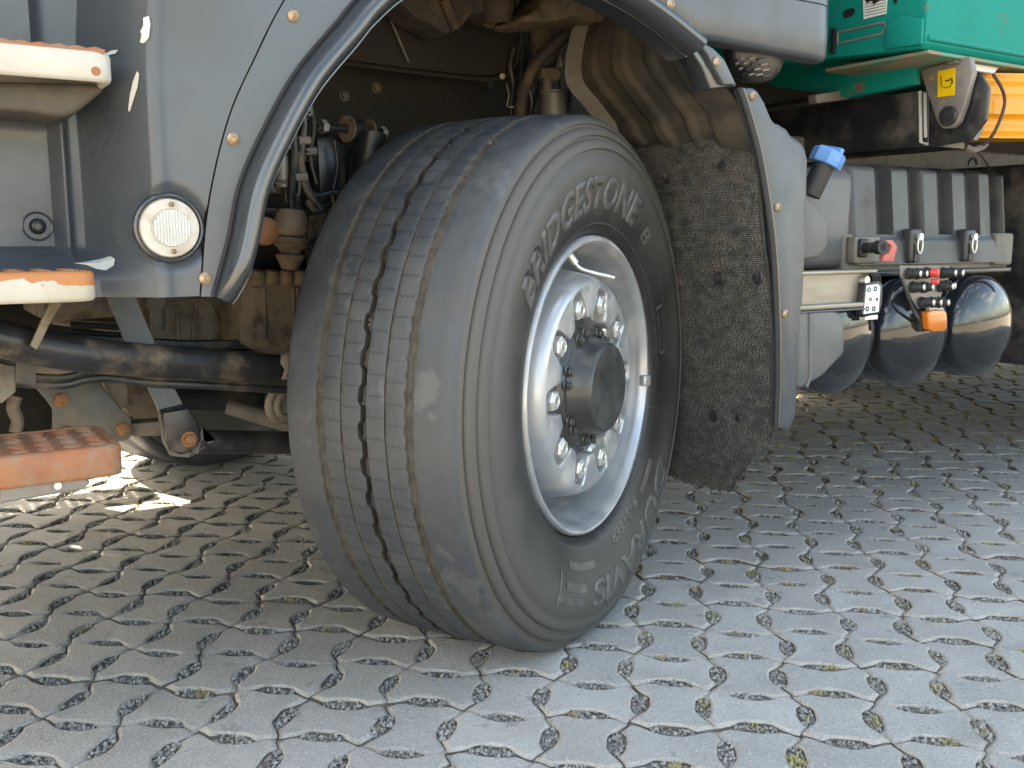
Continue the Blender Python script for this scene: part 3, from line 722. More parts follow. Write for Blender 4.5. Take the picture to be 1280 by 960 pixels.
# position lamp
LP = at(213, 285, YS-.004); LP.y = YS
mb = MB(); mb.lathe(LP, (0, -1, 0), [(.050, -.0085), (.0505, -.004), (.048, .001), (.0455, .0025), (.0435, .001), (.0425, -.004)], 56)
lamp = mb.build('position_lamp', FLARE, truck, smooth=40)
mb = MB(); mb.lathe(LP, (0, -1, 0), [(.0425, -.006), (.0415, .000), (.040, .0035), (.0385, .004), (.027, .0045), (.0265, .003), (.0001, .003)], 56); mb.build('lamp_body', LAMPBACK, lamp, smooth=40)
mb = MB()
for k in range(-7, 7):       # fluted lens
    x0, x1 = k*.0042, (k+1)*.0042; xm = (x0+x1)/2
    if abs(xm) > .0245: continue
    h = math.sqrt(max(0, .0255**2-xm*xm)); cx = LP.x+.003
    mb.add([V(cx+x0, LP.y-.0052, LP.z-h), V(cx+xm, LP.y-.0075, LP.z-h), V(cx+x1, LP.y-.0052, LP.z-h), V(cx+x0, LP.y-.0052, LP.z+h), V(cx+xm, LP.y-.0075, LP.z+h), V(cx+x1, LP.y-.0052, LP.z+h)], [(0, 1, 4, 3), (1, 2, 5, 4)])
mb.build('lens', LENS, lamp, fix=False)
for dz in (.033, -.033): screw(0, 0, 0, lamp, r=.003, pos=V(LP.x+.003, LP.y-.004, LP.z+dz))
# access plug on the kick plate
q = at(47, 283, -.10)
for _ in range(8): q = at(47, 283, YS+cab_depth(q.x, q.z)-.0005)
mb = MB(); mb.lathe(q, (0, -1, 0), [(.022, -.003), (.022, .001), (.0205, .002), (.019, .001), (.018, -.004), (.0001, -.005)], 36); plug = mb.build('access_plug', FLARE, truck, smooth=40)
mb = MB(); mb.lathe(q, (0, -1, 0), [(.012, -.004), (.012, .001), (.009, .004), (.0085, .0065), (.006, .0075), (.005, .004), (.0001, .004)], 20); mb.build('bolt', BLKCLEAN, plug, smooth=40)

# ---- steps
def worn_white():
    m = mat('white_over_orange_step', (0.47, 0.445, 0.39), (0.40, 0.36, 0.29), rough=0.5, scale=12, bump=0.0004, bscale=90)
    t = m.node_tree; N = t.nodes; Lk = t.links; b = N['Principled BSDF']; src = b.inputs['Base Color'].links[0].from_socket
    tc = N.new('ShaderNodeTexCoord'); sx = N.new('ShaderNodeSeparateXYZ'); Lk.new(tc.outputs['Object'], sx.inputs[0])
    mp = N.new('ShaderNodeMapping'); mp.inputs['Scale'].default_value = (1, .1, 1.3); Lk.new(tc.outputs['Object'], mp.inputs[0])
    n = N.new('ShaderNodeTexNoise'); n.inputs['Scale'].default_value = 26; n.inputs['Detail'].default_value = 6; Lk.new(mp.outputs[0], n.inputs['Vector'])
    a = N.new('ShaderNodeMath'); a.operation = 'MULTIPLY_ADD'; Lk.new(n.outputs['Fac'], a.inputs[0]); a.inputs[1].default_value = 0.055; Lk.new(sx.outputs['Z'], a.inputs[2])
    r = N.new('ShaderNodeMapRange'); r.inputs[1].default_value = 0.7795; r.inputs[2].default_value = 0.7805; Lk.new(a.outputs[0], r.inputs[0])
    x = N.new('ShaderNodeMix'); x.data_type = 'RGBA'; Lk.new(r.outputs[0], x.inputs['Factor']); Lk.new(src, x.inputs[6]); x.inputs[7].default_value = (.40, .15, .045, 1)
    Lk.new(x.outputs[2], b.inputs['Base Color']); return m
WORNWHITE = worn_white()
def rounded_rect(x0, x1, y0, y1, r, seg=5):
    pts = []
    for cx, cy, a0 in ((x1-r, y0+r, -90), (x1-r, y1-r, 0), (x0+r, y1-r, 90), (x0+r, y0+r, 180)):
        for k in range(seg+1): a = R_(a0+90*k/seg); pts.append((cx+r*math.cos(a), cy+r*math.sin(a)))
    return pts
def perforated(mb, x0, x1, y0, y1, z, pitch=.032, rh=.0095, crown=.004, wall=.012):
    nx = int((x1-x0)/pitch); ny = max(1, int((y1-y0)/pitch)); dx = (x1-x0)/nx; dy = (y1-y0)/ny
    for i in range(nx):
        for j in range(ny):
            cx, cy = x0+dx*(i+.5), y0+dy*(j+.5); k = len(mb.v)
            sq = [(-.5, -.5), (0, -.5), (.5, -.5), (.5, 0), (.5, .5), (0, .5), (-.5, .5), (-.5, 0)]
            for a, b in sq: mb.v.append(V(cx+a*dx, cy+b*dy, z))
            for rr, zz in ((rh+.003, z), (rh, z+crown), (rh-.001, z+crown*.6), (rh-.001, z-wall*.3)):
                for q in range(8): a = R_(-135+45*q); mb.v.append(V(cx+rr*math.cos(a), cy+rr*math.sin(a), zz+(crown*.3 if (q % 2 and zz > z) else 0)))
            for s in range(4):
                for q in range(8): mb.f.append((k+s*8+q, k+s*8+(q+1) % 8, k+(s+1)*8+(q+1) % 8, k+(s+1)*8+q))
def step(xr, xl, yf, yb, zb, zt, material, topmat, parent, perf, r=.012):
    mb = MB(); ring = rounded_rect(xl, xr, yf, yb, .022)
    n = len(ring); c = ((xl+xr)/2, (yf+yb)/2)
    def ins(d): return [(x+(d if x < c[0] else -d), y+(d if y < c[1] else -d)) for x, y in ring]
    lay = [(ins(.006), zb), (ins(.002), zb+.0015), (ring, zb+.006), (ring, zt-.006), (ins(.002), zt-.0015), (ins(.006), zt), (ins(.012), zt), (ins(.013), zt-.003)]
    for pts, z in lay:
        for x, y in pts: mb.v.append(V(x, y, z))
    for s in range(len(lay)-1):
        for k in range(n): mb.f.append((s*n+k, s*n+(k+1) % n, (s+1)*n+(k+1) % n, (s+1)*n+k))
    # inner skirt seen from below
    b0 = len(mb.v)
    for x, y in ins(.010): mb.v.append(V(x, y, zb+.002))
    for x, y in ins(.012): mb.v.append(V(x, y, zt-.0085))
    for k in range(n): mb.f.append((k, (k+1) % n, b0+(k+1) % n, b0+k)); mb.f.append((b0+k, b0+(k+1) % n, b0+n+(k+1) % n, b0+n+k))
    o = mb.build('step', material, parent, smooth=45, fix=False)
    mb = MB()
    perforated(mb, xl+.012, xr-.012, yf+.012, yb-.012, zt-.002 if perf else zt-.001, crown=.0028)
    mb.build('step_tread', topmat, o, fix=False)
    return o
st1 = step(-.818, -1.42, -.262, -.10, 1.018, 1.058, WHITE, WORN, truck, True); st1['label'] = 'upper white step'
# serrated worn lip on the upper step
mb = MB()
for k in range(26):
    x = -1.40+k*.022; mb.tube([V(x, -.256, 1.057), V(x+.011, -.257, 1.0595), V(x+.022, -.256, 1.057)], .004, 6)
mb.build('serrated_lip', WORN, st1)
mb = MB(); mb.prismb([at(x, y, -.20) for x, y in [(-60, 100), (118, 104), (134, 110), (112, 128), (98, 140), (80, 147), (40, 140), (-60, 134)]], V(0, .13, 0), .012, 3); part_tray = mb.build('step_tray', LINER, st1, smooth=40)
mb = MB(); mb.lathe(at(120, 89, -.2622), (0, -1, 0), [(.006, 0), (.0055, .0008), (.0001, .001)], 14); mb.build('rust_spot', WORN, st1)
st2 = step(-.857, -1.42, -.265, -.09, .726, .768, WORNWHITE, WORN, truck, True); st2['label'] = 'middle step with white paint flaking off orange'
st3 = step(-.838, -1.42, -.272, -.09, .481, .526, WORN, WORN, truck, True); st3['label'] = 'lowest perforated orange step'
mb = MB(); mb.prismb([at(0, 605, -.262), at(105, 596, -.262), at(114, 603, -.262), at(105, 612, -.262), at(0, 630, -.262)], V(0, .15, 0), .003); br = mb.build('step_bracket', STEEL, st3)
mb = MB(); mb.disc(at(72, 607, -.264), (0, -1, 0), .005, .003, 16); mb.build('bolt', CHROME, st3)
# far side steps (let sun through their holes)
stf = step(-.838, -1.42, 2.10, 2.285, .481, .526, WORN, WORN, truck, True); stf['label'] = 'lowest step on the far side'
stf2 = step(-.857, -1.42, 2.10, 2.285, .726, .768, WHITE, WORN, truck, True); stf2['label'] = 'middle step on the far side'

# ---- mudguard behind the wheel
def hull_extrude(front, Y0, depth, name, material, parent, bev=.006, seg=3, smooth=40):
    mb = MB(); mb.prismb([at(x, y, Y0) for x, y in front], V(0, depth, 0), bev, seg); return mb.build(name, material, parent, smooth=smooth)
mg_left = [(924, 110), (931, 130), (940, 160), (950, 200), (960, 260), (967, 320), (971, 400), (972, 470), (970, 534)]
mg_right = [(986, 538), (994, 520), (997, 480), (1001, 420), (1005, 340), (1008, 250), (1009, 200), (1006, 186), (1000, 178), (988, 170), (983, 162), (972, 155), (966, 150), (957, 128), (948, 113), (942, 109)]
mguard = hull_extrude(mg_left+mg_right, YS, .022, 'mudguard', PANEL, truck, .008)
hull_extrude(mg_right[:12]+[(p_[0]-9, p_[1]) for p_ in mg_right[:12]][::-1], YS+.021, .20, 'mudguard_return', PANEL, mguard, .002)
edge = [at(x-1, y, YS-.002) for x, y in mg_left]
mb = MB(); mb.tube(smooth_path(edge, 5), .0065, 10); mb.build('rubber_edge', SEAL, mguard, smooth=60)
mb = MB(); mb.tube(smooth_path([p+V(.0075, -.004, 0) for p in edge], 5), .0035, 8); mb.build('trim_bead', FLARE, mguard, smooth=60)
for x, y in ((941, 120), (972, 259), (981, 392)): screw(x, y, YS-.001, mguard)
mgb = hull_extrude([(866, 50), (893, 62), (905, 75), (922, 108), (905, 110), (888, 112), (878, 85), (862, 60)], YS+.012, .05, 'mudguard_bracket', FLARE, truck, .004)
hull_extrude([(870, 47), (893, 61), (906, 74), (921, 106), (905, 106), (895, 88), (884, 68)], YS+.0, .02, 'bracket_face', PANEL, mgb, .003)
screw(896, 77, YS-.002, mgb)
# ---- wheel arch liner: stepped moulding with ribs
prL = [(745, 18), (733, 40), (727, 95), (750, 128), (768, 152), (775, 168), (790, 183)]
prR = [(852, 30), (872, 48), (884, 70), (905, 105), (922, 130), (928, 150), (938, 186)]
YL0, YR0 = .17, -.225
A_ = smooth_path([at(x, y, YL0) for x, y in prL], 5); B_ = smooth_path([at(x, y, YR0) for x, y in prR], 5)
mb = MB(); ny = 60; m = len(A_)
for i in range(m):
    for k in range(ny+1):
        t = k/ny; p = A_[i].lerp(B_[i], t)
        bulge = .010*(sstep(.10, .13, t)-sstep(.24, .28, t)+sstep(.36, .40, t)-sstep(.52, .56, t)+.6*sstep(.60, .63, t)-.6*sstep(.72, .75, t))
        nrm = V(-.62, 0, -.78); st_ = .02*sstep(.62*m, .70*m, i)
        mb.v.append(p-nrm*bulge+V(.012, 0, -.004)*sstep(.62*m, .66*m, i))
for i in range(m-1):
    for k in range(ny): a = i*(ny+1)+k; mb.f.append((a, a+1, a+ny+2, a+ny+1))
b0 = len(mb.v)
for i in range(m): mb.v.append(mb.v[i*(ny+1)]+V(.10, .02, .10))
for i in range(m-1): mb.f.append((i*(ny+1), (i+1)*(ny+1), b0+i+1, b0+i))
liner = mb.build('wheel_arch_liner', LINER, truck, smooth=45, fix=False)
mb = MB()
for i in range(m):
    a = A_[i]; d = V(-.035, 0.015, -.01) if i < m*.55 else V(-.03, .015, -.0085); mb.v += [a+V(0, -.001, 0), a+d, a+d+V(.004, .003, .004)]
for i in range(m-1):
    for s in range(2): q = i*3+s; mb.f.append((q, q+1, q+4, q+3))
mb.build('liner_flange', LINEREDGE, liner, fix=False)
# ---- mud flap with bristle weave
def flapmat():
    m = mat('bristle_mud_flap', (0.028, 0.028, 0.030), (0.05, 0.048, 0.045), rough=0.7, scale=40, dirt=(0.07, 0.062, 0.052), dirt_amt=0.3, dscale=14, dsharp=0.3); return m
FLAP = flapmat(); BRISTLE = mat('dusty_bristle', (0.09, 0.091, 0.093), (0.34, 0.33, 0.315), rough=0.45, scale=60, dirt=(0.36, 0.31, 0.24), dirt_amt=0.28, dscale=28, dsharp=0.2, stretch=(1, .5, 1))
mb = MB()
fy0, fy1 = -.243, .30
def flap_pt(y, z): return V(.445+.100*(1-sstep(.25, 1.0, z)) + .0, y, z)
rows, cols = 110, 70
def zbot(y):
    t = (y-fy0)/(fy1-fy0); b = .205+.03*math.sin(t*9)*.3
    if y < -.09: b += (-.09-y)/.123*.155
    return b+random.uniform(0, .012)
zb = [zbot(fy0+(fy1-fy0)*c/cols) for c in range(cols+1)]
for r in range(rows+1):
    for c in range(cols+1):
        y = fy0+(fy1-fy0)*c/cols; z = 1.03-(1.03-zb[c])*r/rows
        mb.v.append(flap_pt(y, z)+V(random.uniform(-.0015, .0015)+.004*math.sin(y*30+z*7)+.006*math.sin(z*11+1), 0, 0))
for r in range(rows):
    for c in range(cols): a = r*(cols+1)+c; mb.f.append((a, a+1, a+cols+2, a+cols+1))
nv = len(mb.v)
for p in list(mb.v): mb.v.append(p+V(.006, 0, 0))
for f in list(mb.f): mb.f.append(tuple(i+nv for i in f[::-1]))
for r in range(rows):
    for c in (0, cols): a = r*(cols+1)+c; mb.f.append((a, a+cols+1, a+cols+1+nv, a+nv))
for c in range(cols): a = rows*(cols+1)+c; mb.f.append((a, a+1, a+1+nv, a+nv))
flap = mb.build('mud_flap', FLAP, truck, smooth=30, fix=False)
bv, bf = [], []      # bristles: short bent tufts in rows
for r in range(205):
    for c in range(130):
        y = fy0+.004+(fy1-fy0-.006)*(c+.5*(r % 2)+random.uniform(-.2, .2))/130; z = 1.02-(r+random.uniform(-.15, .15))*.0041
        t = (y-fy0)/(fy1-fy0); 
        if z < zb[min(cols, int(t*cols))]-.006: continue
        p = flap_pt(y, z)+V(.004*math.sin(y*30+z*7)+.006*math.sin(z*11+1)-.001, 0, 0); k = len(bv)
        L = random.uniform(.003, .0065); dy = random.uniform(-.0015, .0015)
        wv_ = random.uniform(.0008, .0013); bv += [p+V(0, -wv_, 0), p+V(0, wv_, 0), p+V(-L*.7, dy+wv_*.7, .0022), p+V(-L*.7, dy-wv_*.7, .0022), p+V(-L, dy*1.4, -.0025)]; bf += [(k, k+1, k+2, k+3), (k+3, k+2, k+4)]
bo = link_mesh('bristles', bv, bf, BRISTLE, flap); kind(bo, 'stuff')
for (x, y) in ((833, 221), (905, 207), (846, 352), (899, 348), (948, 347), (846, 508), (893, 520), (926, 522)):
    pp = atX(x, y, .46)
    for _ in range(8): fp = flap_pt(pp.y, pp.z); pp = atX(x, y, fp.x-.003)
    mb = MB(); mb.lathe(pp, (-1, 0, 0), [(.015, -.004), (.015, .002), (.012, .004), (.009, .0045)], 18); mb.hexnut(pp+V(-.003, 0, 0), (-1, 0, 0), .009, .009, random.random()); mb.build('bolt', BLKMET, flap, smooth=35)

# ---- wheel housing interior
def part(mb, name, m, parent=None, smooth=35): return mb.build(name, m, parent or truck, smooth=smooth)
def poly(pts, Y, d, name, m, parent=None, bev=.003, smooth=35):
    mb = MB(); mb.prismb([at(x, y, Y) for x, y in pts], V(0, d, 0), bev, 2); return part(mb, name, m, parent, smooth)
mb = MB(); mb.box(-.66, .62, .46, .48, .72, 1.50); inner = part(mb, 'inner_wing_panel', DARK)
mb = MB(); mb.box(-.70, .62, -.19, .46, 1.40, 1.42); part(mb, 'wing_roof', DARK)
# hanging splash guard with rounded corner and folded crease
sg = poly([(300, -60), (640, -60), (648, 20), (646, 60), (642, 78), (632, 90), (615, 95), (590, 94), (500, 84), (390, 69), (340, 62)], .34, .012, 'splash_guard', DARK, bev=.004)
mb = MB(); mb.tube(smooth_path([at(x, y, .336) for x, y in [(340, 66), (390, 73), (500, 88), (590, 98), (616, 99), (634, 93), (645, 79), (648, 58)]], 4), .006, 8); part(mb, 'guard_edge', DARK, sg)
mb = MB(); mb.tube([at(480, 5, .325), at(511, 78, .325)], .0025, 6); part(mb, 'guard_crease', LINEREDGE, sg)
# dirt-caked moulding above it
def lumpy(pts, Y, d, name, m, parent=None, amp=.008, cuts=3):
    bm = bmesh.new(); vs = [bm.verts.new(at(x, y, Y)) for x, y in pts]; f = bm.faces.new(vs)
    ex = bmesh.ops.extrude_face_region(bm, geom=[f]); 
    for v in ex['geom']:
        if isinstance(v, bmesh.types.BMVert): v.co.y += d
    bmesh.ops.recalc_face_normals(bm, faces=bm.faces); bmesh.ops.triangulate(bm, faces=bm.faces)
    for _ in range(cuts):
        ed = [e for e in bm.edges if e.calc_length() > .018]
        if ed: bmesh.ops.subdivide_edges(bm, edges=ed, cuts=1)
        bmesh.ops.triangulate(bm, faces=bm.faces)
    for _ in range(2): bmesh.ops.smooth_vert(bm, verts=bm.verts, factor=.5, use_axis_x=True, use_axis_y=True, use_axis_z=True)
    bm.normal_update()
    for v in bm.verts: v.co += v.normal*random.uniform(-amp, amp)
    mb = MB(); mb.addbm(bm); return part(mb, name, m, parent, 80)
shelf = poly([(478, -60), (655, -60), (651, 2), (640, 22), (626, 28), (604, 16), (590, 18), (577, 34), (557, 44), (542, 32), (520, 22), (500, 4)], .22, .10, 'dirt_caked_bracket', DARKDIRT, bev=.008)
mb = MB(); mb.tube([at(556, 0, .21), at(570, 36, .212)], .012, 12); part(mb, 'bracket_rib', DARKDIRT, shelf)
mb = MB(); mb.lathe(at(622, 5, .22), (0, 0, 1), [(.035, -.045), (.04, 0), (.045, .06), (.0001, .06)], 20); part(mb, 'rubber_bellows', DARKDIRT, shelf)
# right of it: mud ledge and diagonal strut
ledge = lumpy([(655, 22), (690, -10), (780, -20), (800, 20), (770, 28), (745, 26), (720, 20), (700, 26), (680, 27), (660, 26)], .12, .14, 'mud_covered_ledge', MUD, None, .003, 4)
mb = MB(); mb.tube(smooth_path([at(728, 28, .22), at(700, 50, .24), at(672, 78, .26), at(655, 110, .28), at(648, 150, .3)], 5), .014, 12); part(mb, 'diagonal_strut', DARKDIRT)
poly([(660, 20), (690, 26), (688, 60), (672, 62)], .30, .02, 'strut_gusset', DARKDIRT)
mb = MB(); q = at(691, 128, .30); mb.lathe(q, (0, 0, 1), [(.0001, -.08), (.032, -.08), (.032, .02), (.034, .022), (.034, .026), (.0001, .026)], 28); can = part(mb, 'metal_canister', STEEL)
mb = MB(); c = at(684, 92, .29); mb.tube([c+V(-.024, 0, 0), c+V(.026, 0, 0)], [.012, .018], 14); mb.lathe(c+V(.0, 0, -.02), (0, 0, 1), [(.01, -.02), (.012, 0), (.006, .02)], 12); part(mb, 'banjo_fitting', TAN, can)
for k, (x, y0, y1) in enumerate(((640, 60, 150), (652, 40, 150), (662, 70, 150))):
    mb = MB(); mb.tube(smooth_path([at(x+random.uniform(-4, 4), y0+(y1-y0)*t, .33+.01*k) for t in (0, .25, .5, .75, 1)], 5), .006, 8); part(mb, 'black_hose', BLKCLEAN)
mb = MB(); mb.tube(smooth_path([at(633, 104, .3), at(636, 120, .3), at(634, 132, .3), at(642, 134, .3)], 4), .002, 6); part(mb, 'wire', TAN)
for x, y in ((627, 96),):
    mb = MB(); p = at(x, y, .33); mb.hexnut(p, (-.3, -1, 0), .008, .01); part(mb, 'bolt', SCREW, inner)
# shock absorber and bolts
sh = MB(); sh.tube([at(463, 165, .30), at(447, 300, .32)], [.036, .036], 22); shock = part(sh, 'shock_absorber', BLKCLEAN)
mb = MB(); a_, b_ = at(396, 158, .27), at(480, 166, .33); mb.tube([a_, b_], .008, 12); part(mb, 'shock_pin', BLKMET, shock)
mb = MB(); d_ = (b_-a_).normalized(); c_ = at(443, 161, .30); mb.tube([c_-d_*.022, c_+d_*.022], .021, 20); part(mb, 'shock_eye', BLKMET, shock)
mb = MB(); mb.lathe(at(432, 161, .295), d_, [(.01, 0), (.028, .001), (.028, .006), (.01, .008)], 24); mb.lathe(at(459, 163, .305), d_, [(.01, 0), (.024, .001), (.024, .006), (.01, .008)], 24); part(mb, 'rubber_bush', BROWN, shock)
for x, y, Y in ((404, 158, .275), (478, 166, .33)):
    mb = MB(); mb.hexnut(at(x, y, Y)-d_*.008, d_, .014, .016); part(mb, 'nut', CHROME, shock)
poly([(396, 172), (414, 166), (432, 176), (432, 262), (402, 262)], .33, .03, 'shock_bracket', BLKMET)
poly([(392, 192), (436, 196), (430, 238), (400, 242)], .345, .03, 'black_bracket', BLKCLEAN)
# wiring and fluid lines in the wheel well
for pts, r, m in (([(378, 130), (380, 160), (376, 200), (382, 235), (398, 255), (402, 262), (392, 262), (384, 250)], .007, BLKMET), ([(374, 190), (380, 215), (388, 240), (400, 244), (420, 240), (436, 250)], .006, BLKCLEAN),
                  ([(366, 150), (368, 200), (364, 250), (372, 285)], .008, BLKCLEAN), ([(355, 185), (372, 190), (374, 240), (368, 243)], .004, BLKMET)):
    mb = MB(); mb.tube(smooth_path([at(x, y, .20) for x, y in pts], 6), r, 10); part(mb, 'hose', m)
mb = MB(); s0, s1 = at(381, 140, .22), at(377, 200, .22)
for k in range(12): p = s0.lerp(s1, k/11); mb.lathe(p, s1-s0, [(.008, -.003), (.014, 0), (.008, .003)], 14)
mb.tube([s0, s1], .009, 10); part(mb, 'corrugated_sleeve', BLKMET)
mb = MB(); mb.lathe(at(380, 138, .22), (0, -1, 0), [(.017, -.01), (.017, .006), (.0001, .008)], 18); part(mb, 'rubber_cap', BLKMET)
mb = MB(); a0 = at(352, 232, .26); mb.box(a0.x-.03, a0.x+.035, .24, .30, a0.z-.02, a0.z+.05, .006); part(mb, 'valve_block', BLKCLEAN)
mb = MB(); a0 = at(353, 215, .22); mb.tube([a0+V(0, 0, -.03), a0+V(0, 0, .03)], .014, 14); mb.lathe(a0+V(0, 0, -.02), (0, 0, 1), [(.014, -.004), (.019, 0), (.014, .004)], 14); part(mb, 'air_fitting', STEEL)
mb = MB(); a0, b0_ = at(330, 262, .27), at(400, 262, .27); mb.tube(smooth_path([a0, a0.lerp(b0_, .6)+V(0, 0, -.003), at(372, 250, .26), at(374, 225, .26)], 4), .008, 10); part(mb, 'brake_line', BLKCLEAN)
q = at(363, 283, .20); mb = MB(); mb.lathe(q, (.08, 0, 1), [(.0001, -.02), (.026, -.02), (.034, -.0085), (.034, .008), (.031, .022), (.026, .032), (.022, .034), (.0001, .034)], 26); bs = part(mb, 'grease_cap', BROWN)
mb = MB(); mb.lathe(q+V(0, 0, -.022), (.08, 0, 1), [(.036, 0), (.037, -.008), (.032, -.01), (.033, -.016), (.026, -.022), (.02, -.03), (.03, -.036), (.016, -.062), (.0001, -.066)], 20); part(mb, 'ball_joint', MUD, bs)
q = at(330, 289, .12); mb = MB(); mb.lathe(q, (0, -1, 0), [(.022, -.03), (.027, 0), (.026, .010), (.019, .013), (.0001, .014)], 26); part(mb, 'orange_cap', mat('orange_rubber', (.20, .07, .022), (.13, .055, .025), rough=.6, scale=30))
for x, y in ((401, 286), (392, 308), (412, 300)):
    mb = MB(); mb.hexnut(at(x, y, .30), (0, -1, 0), .011, .012); mb.disc(at(x, y, .303), (0, -1, 0), .017, .004); part(mb, 'bolt', BLKMET, inner)
poly([(386, 270), (420, 262), (425, 325), (386, 330)], .315, .03, 'bolt_plate', BLKMET)
# brown casting below (axle end and knuckle)
axle = poly([(300, 345), (330, 335), (362, 340), (420, 336), (470, 345), (470, 470), (400, 470), (300, 430)], .34, .16, 'axle_casting', BROWN, bev=.012)
for x in (322, 340, 358, 374, 392):
    mb = MB(); p = at(x, 342, .335); mb.lathe(p, (0, -.3, 1), [(.02, -.02), (.017, 0), (.011, .008), (.0001, .009)], 14); part(mb, 'casting_lug', BROWN, axle)
for x in (330, 366, 372): 
    mb = MB(); mb.tube([at(x, 360, .334), at(x+2, 425, .334)], .004, 8); part(mb, 'casting_rib', BROWN, axle)
# ---- underbody seen below the cab
eng = poly([(60, 345), (182, 345), (300, 345), (302, 372), (290, 382), (292, 420), (284, 432), (180, 432), (176, 420), (60, 405)], .55, .9, 'engine_block', TAN, bev=.015)
for pts in ([(180, 382), (224, 378), (250, 374), (262, 382), (276, 402)], [(222, 378), (223, 431)], [(246, 376), (240, 431)], [(274, 375), (281, 425)]):
    mb = MB(); mb.tube(smooth_path([at(x, y, .545) for x, y in pts], 4), .005, 8); part(mb, 'casting_rib', TAN, eng)
poly([(181, 430), (330, 428), (342, 436), (342, 441), (181, 441)], .53, .1, 'sump_flange', TAN, eng, bev=.004)
for x in (304, 333):
    mb = MB(); mb.lathe(at(x, 432, .525), (0, 0, 1), [(.014, -.02), (.014, 0), (.010, .002), (.009, .028), (.0001, .03)], 14); part(mb, 'sump_bolt', STEEL, eng)
poly([(282, 398), (320, 396), (324, 420), (282, 424)], .525, .05, 'engine_mount', BROWN, bev=.006)
mb = MB(); p = at(196, 378, .50); mb.lathe(p, (0, -1, 0), [(.022, -.02), (.022, .006), (.015, .014), (.0001, .015)], 22); mb.tube([p+V(0, .004, -.005), p+V(0, .004, -.06)], .016, 14); part(mb, 'drain_boss', LINEREDGE, eng)
for y in (398, 408, 418):
    mb = MB(); mb.tube([at(88, y-2, .52), at(150, y+1, .52)], .007, 8); part(mb, 'cooling_fin', DARK, eng)
mb = MB(); mb.tube([at(60, 385, .50), at(138, 382, .52)], .026, 16); part(mb, 'oil_pipe', BROWN, eng)
# drag link: bent black tube
dl = smooth_path([at(x, y, Y) for x, y, Y in [(-90, 402, -.02), (0, 424, .0), (60, 437, .02), (110, 444, .04), (190, 451, .08), (280, 457, .11), (350, 462, .13), (372, 464, .13)]], 6)
mb = MB(); mb.tube(dl, .0295, 22); drag = part(mb, 'drag_link', BLKMET)
lumpy([(352, 446), (368, 436), (392, 430), (392, 485), (368, 478), (352, 476)], .10, .06, 'tie_end', TAN, drag, .003, 3)
# hoses clipped along
for dy, r in ((0, .010), (11, .009), (20, .008)):
    mb = MB(); mb.tube(smooth_path([at(x, y+dy, .16) for x, y in [(-60, 452), (40, 460), (80, 461), (110, 454), (140, 453), (180, 458), (260, 462), (330, 466), (372, 468)]], 6), r, 10); part(mb, 'brake_hose', BLKMET if dy else TAN)
# support straps
def strap(pts, Y0, Y1, th, name, m, parent=None):   # flat bar following left/right edge pairs
    mb = MB(); n = len(pts)
    for k, (l, r) in enumerate(pts):
        Yk = Y0+(Y1-Y0)*k/(n-1); a, b = at(*l, Yk), at(*r, Yk); mb.v += [a, b, b+V(0, th, 0), a+V(0, th, 0)]
    for k in range(n-1):
        for s in range(4): i = k*4+s; j = k*4+(s+1) % 4; mb.f.append((i, j, j+4, i+4))
    mb.f += [(0, 1, 2, 3), ((n-1)*4, (n-1)*4+1, (n-1)*4+2, (n-1)*4+3)]
    return part(mb, name, m, parent, 30)
s1_ = strap([((132, 365), (166, 365)), ((155, 425), (192, 425)), ((176, 465), (208, 465)), ((198, 512), (228, 505)), ((202, 520), (236, 512))], .20, .16, .008, 'support_strap', BLKMET)
hull_extrude([(203, 516), (236, 510), (248, 530), (252, 548), (246, 560), (232, 567), (216, 565), (208, 550)], .155, .012, 'strap_foot', BLKMET, s1_, .003)
hull_extrude([(200, 518), (206, 540), (212, 562), (226, 568), (246, 563), (252, 553), (268, 550), (254, 535), (256, 560), (236, 572), (214, 570), (205, 552)][:12], .168, .02, 'torn_gusset', LINEREDGE, s1_, .001)
mb = MB(); p = at(236, 549, .155); mb.disc(p, (0, -1, 0), .015, .003, 20); mb.hexnut(p+V(0, -.003, 0), (0, -1, 0), .011, .009); part(mb, 'rusty_bolt', RUST, s1_)
strap([((65, 374), (80, 374)), ((50, 405), (62, 405)), ((38, 432), (46, 437))], -.02, -.04, .012, 'step_stay', TAN)
strap([((22, 440), (46, 444)), ((18, 478), (44, 482))], .06, .06, .01, 'clamp_plate', BLKMET)
# spring bracket plate with rusty bolts
pl = poly([(38, 478), (60, 482), (122, 474), (150, 510), (164, 522), (166, 545), (156, 552), (70, 556), (66, 540), (66, 512), (58, 500)], .30, .014, 'spring_bracket_plate', GUN, bev=.004)
for x, y, r in ((76, 500, .014), (82, 540, .013), (153, 536, .014)):
    mb = MB(); p = at(x, y, .30); mb.lathe(p, (0, -1, 0), [(r, -.004), (r*.95, .005), (r*.6, .009), (.0001, .010)], 16); part(mb, 'rusty_bolt', RUST, pl)
poly([(164, 530), (206, 526), (206, 545), (166, 546)], .32, .05, 'torque_rod', TAN)
mb = MB(); mb.tube([at(246, 552, .19), at(400, 554, .21)], .0235, 20); part(mb, 'stabiliser_bar', BLKCLEAN)
mb = MB(); mb.tube([at(206, 494, .62), at(325, 500, .62)], .036, 18); part(mb, 'axle_tube', BLKCLEAN)
mb = MB(); mb.tube([at(286, 508, .55), at(420, 548, .40)], .020, 14); part(mb, 'steering_tie_rod', LINEREDGE)
for k in range(2):
    mb = MB(); c = at(352+k*6, 505, .22); rr = .030-.006*k
    mb.tube([c+V(rr*math.cos(t), -.01*math.sin(t*.7), rr*1.15*math.sin(t)) for t in [i*.35 for i in range(19)]], .0085, 10); part(mb, 'coiled_hose', TAN)
poly([(124, 470), (160, 466), (160, 510), (146, 512)], .36, .1, 'ribbed_bush', TAN)
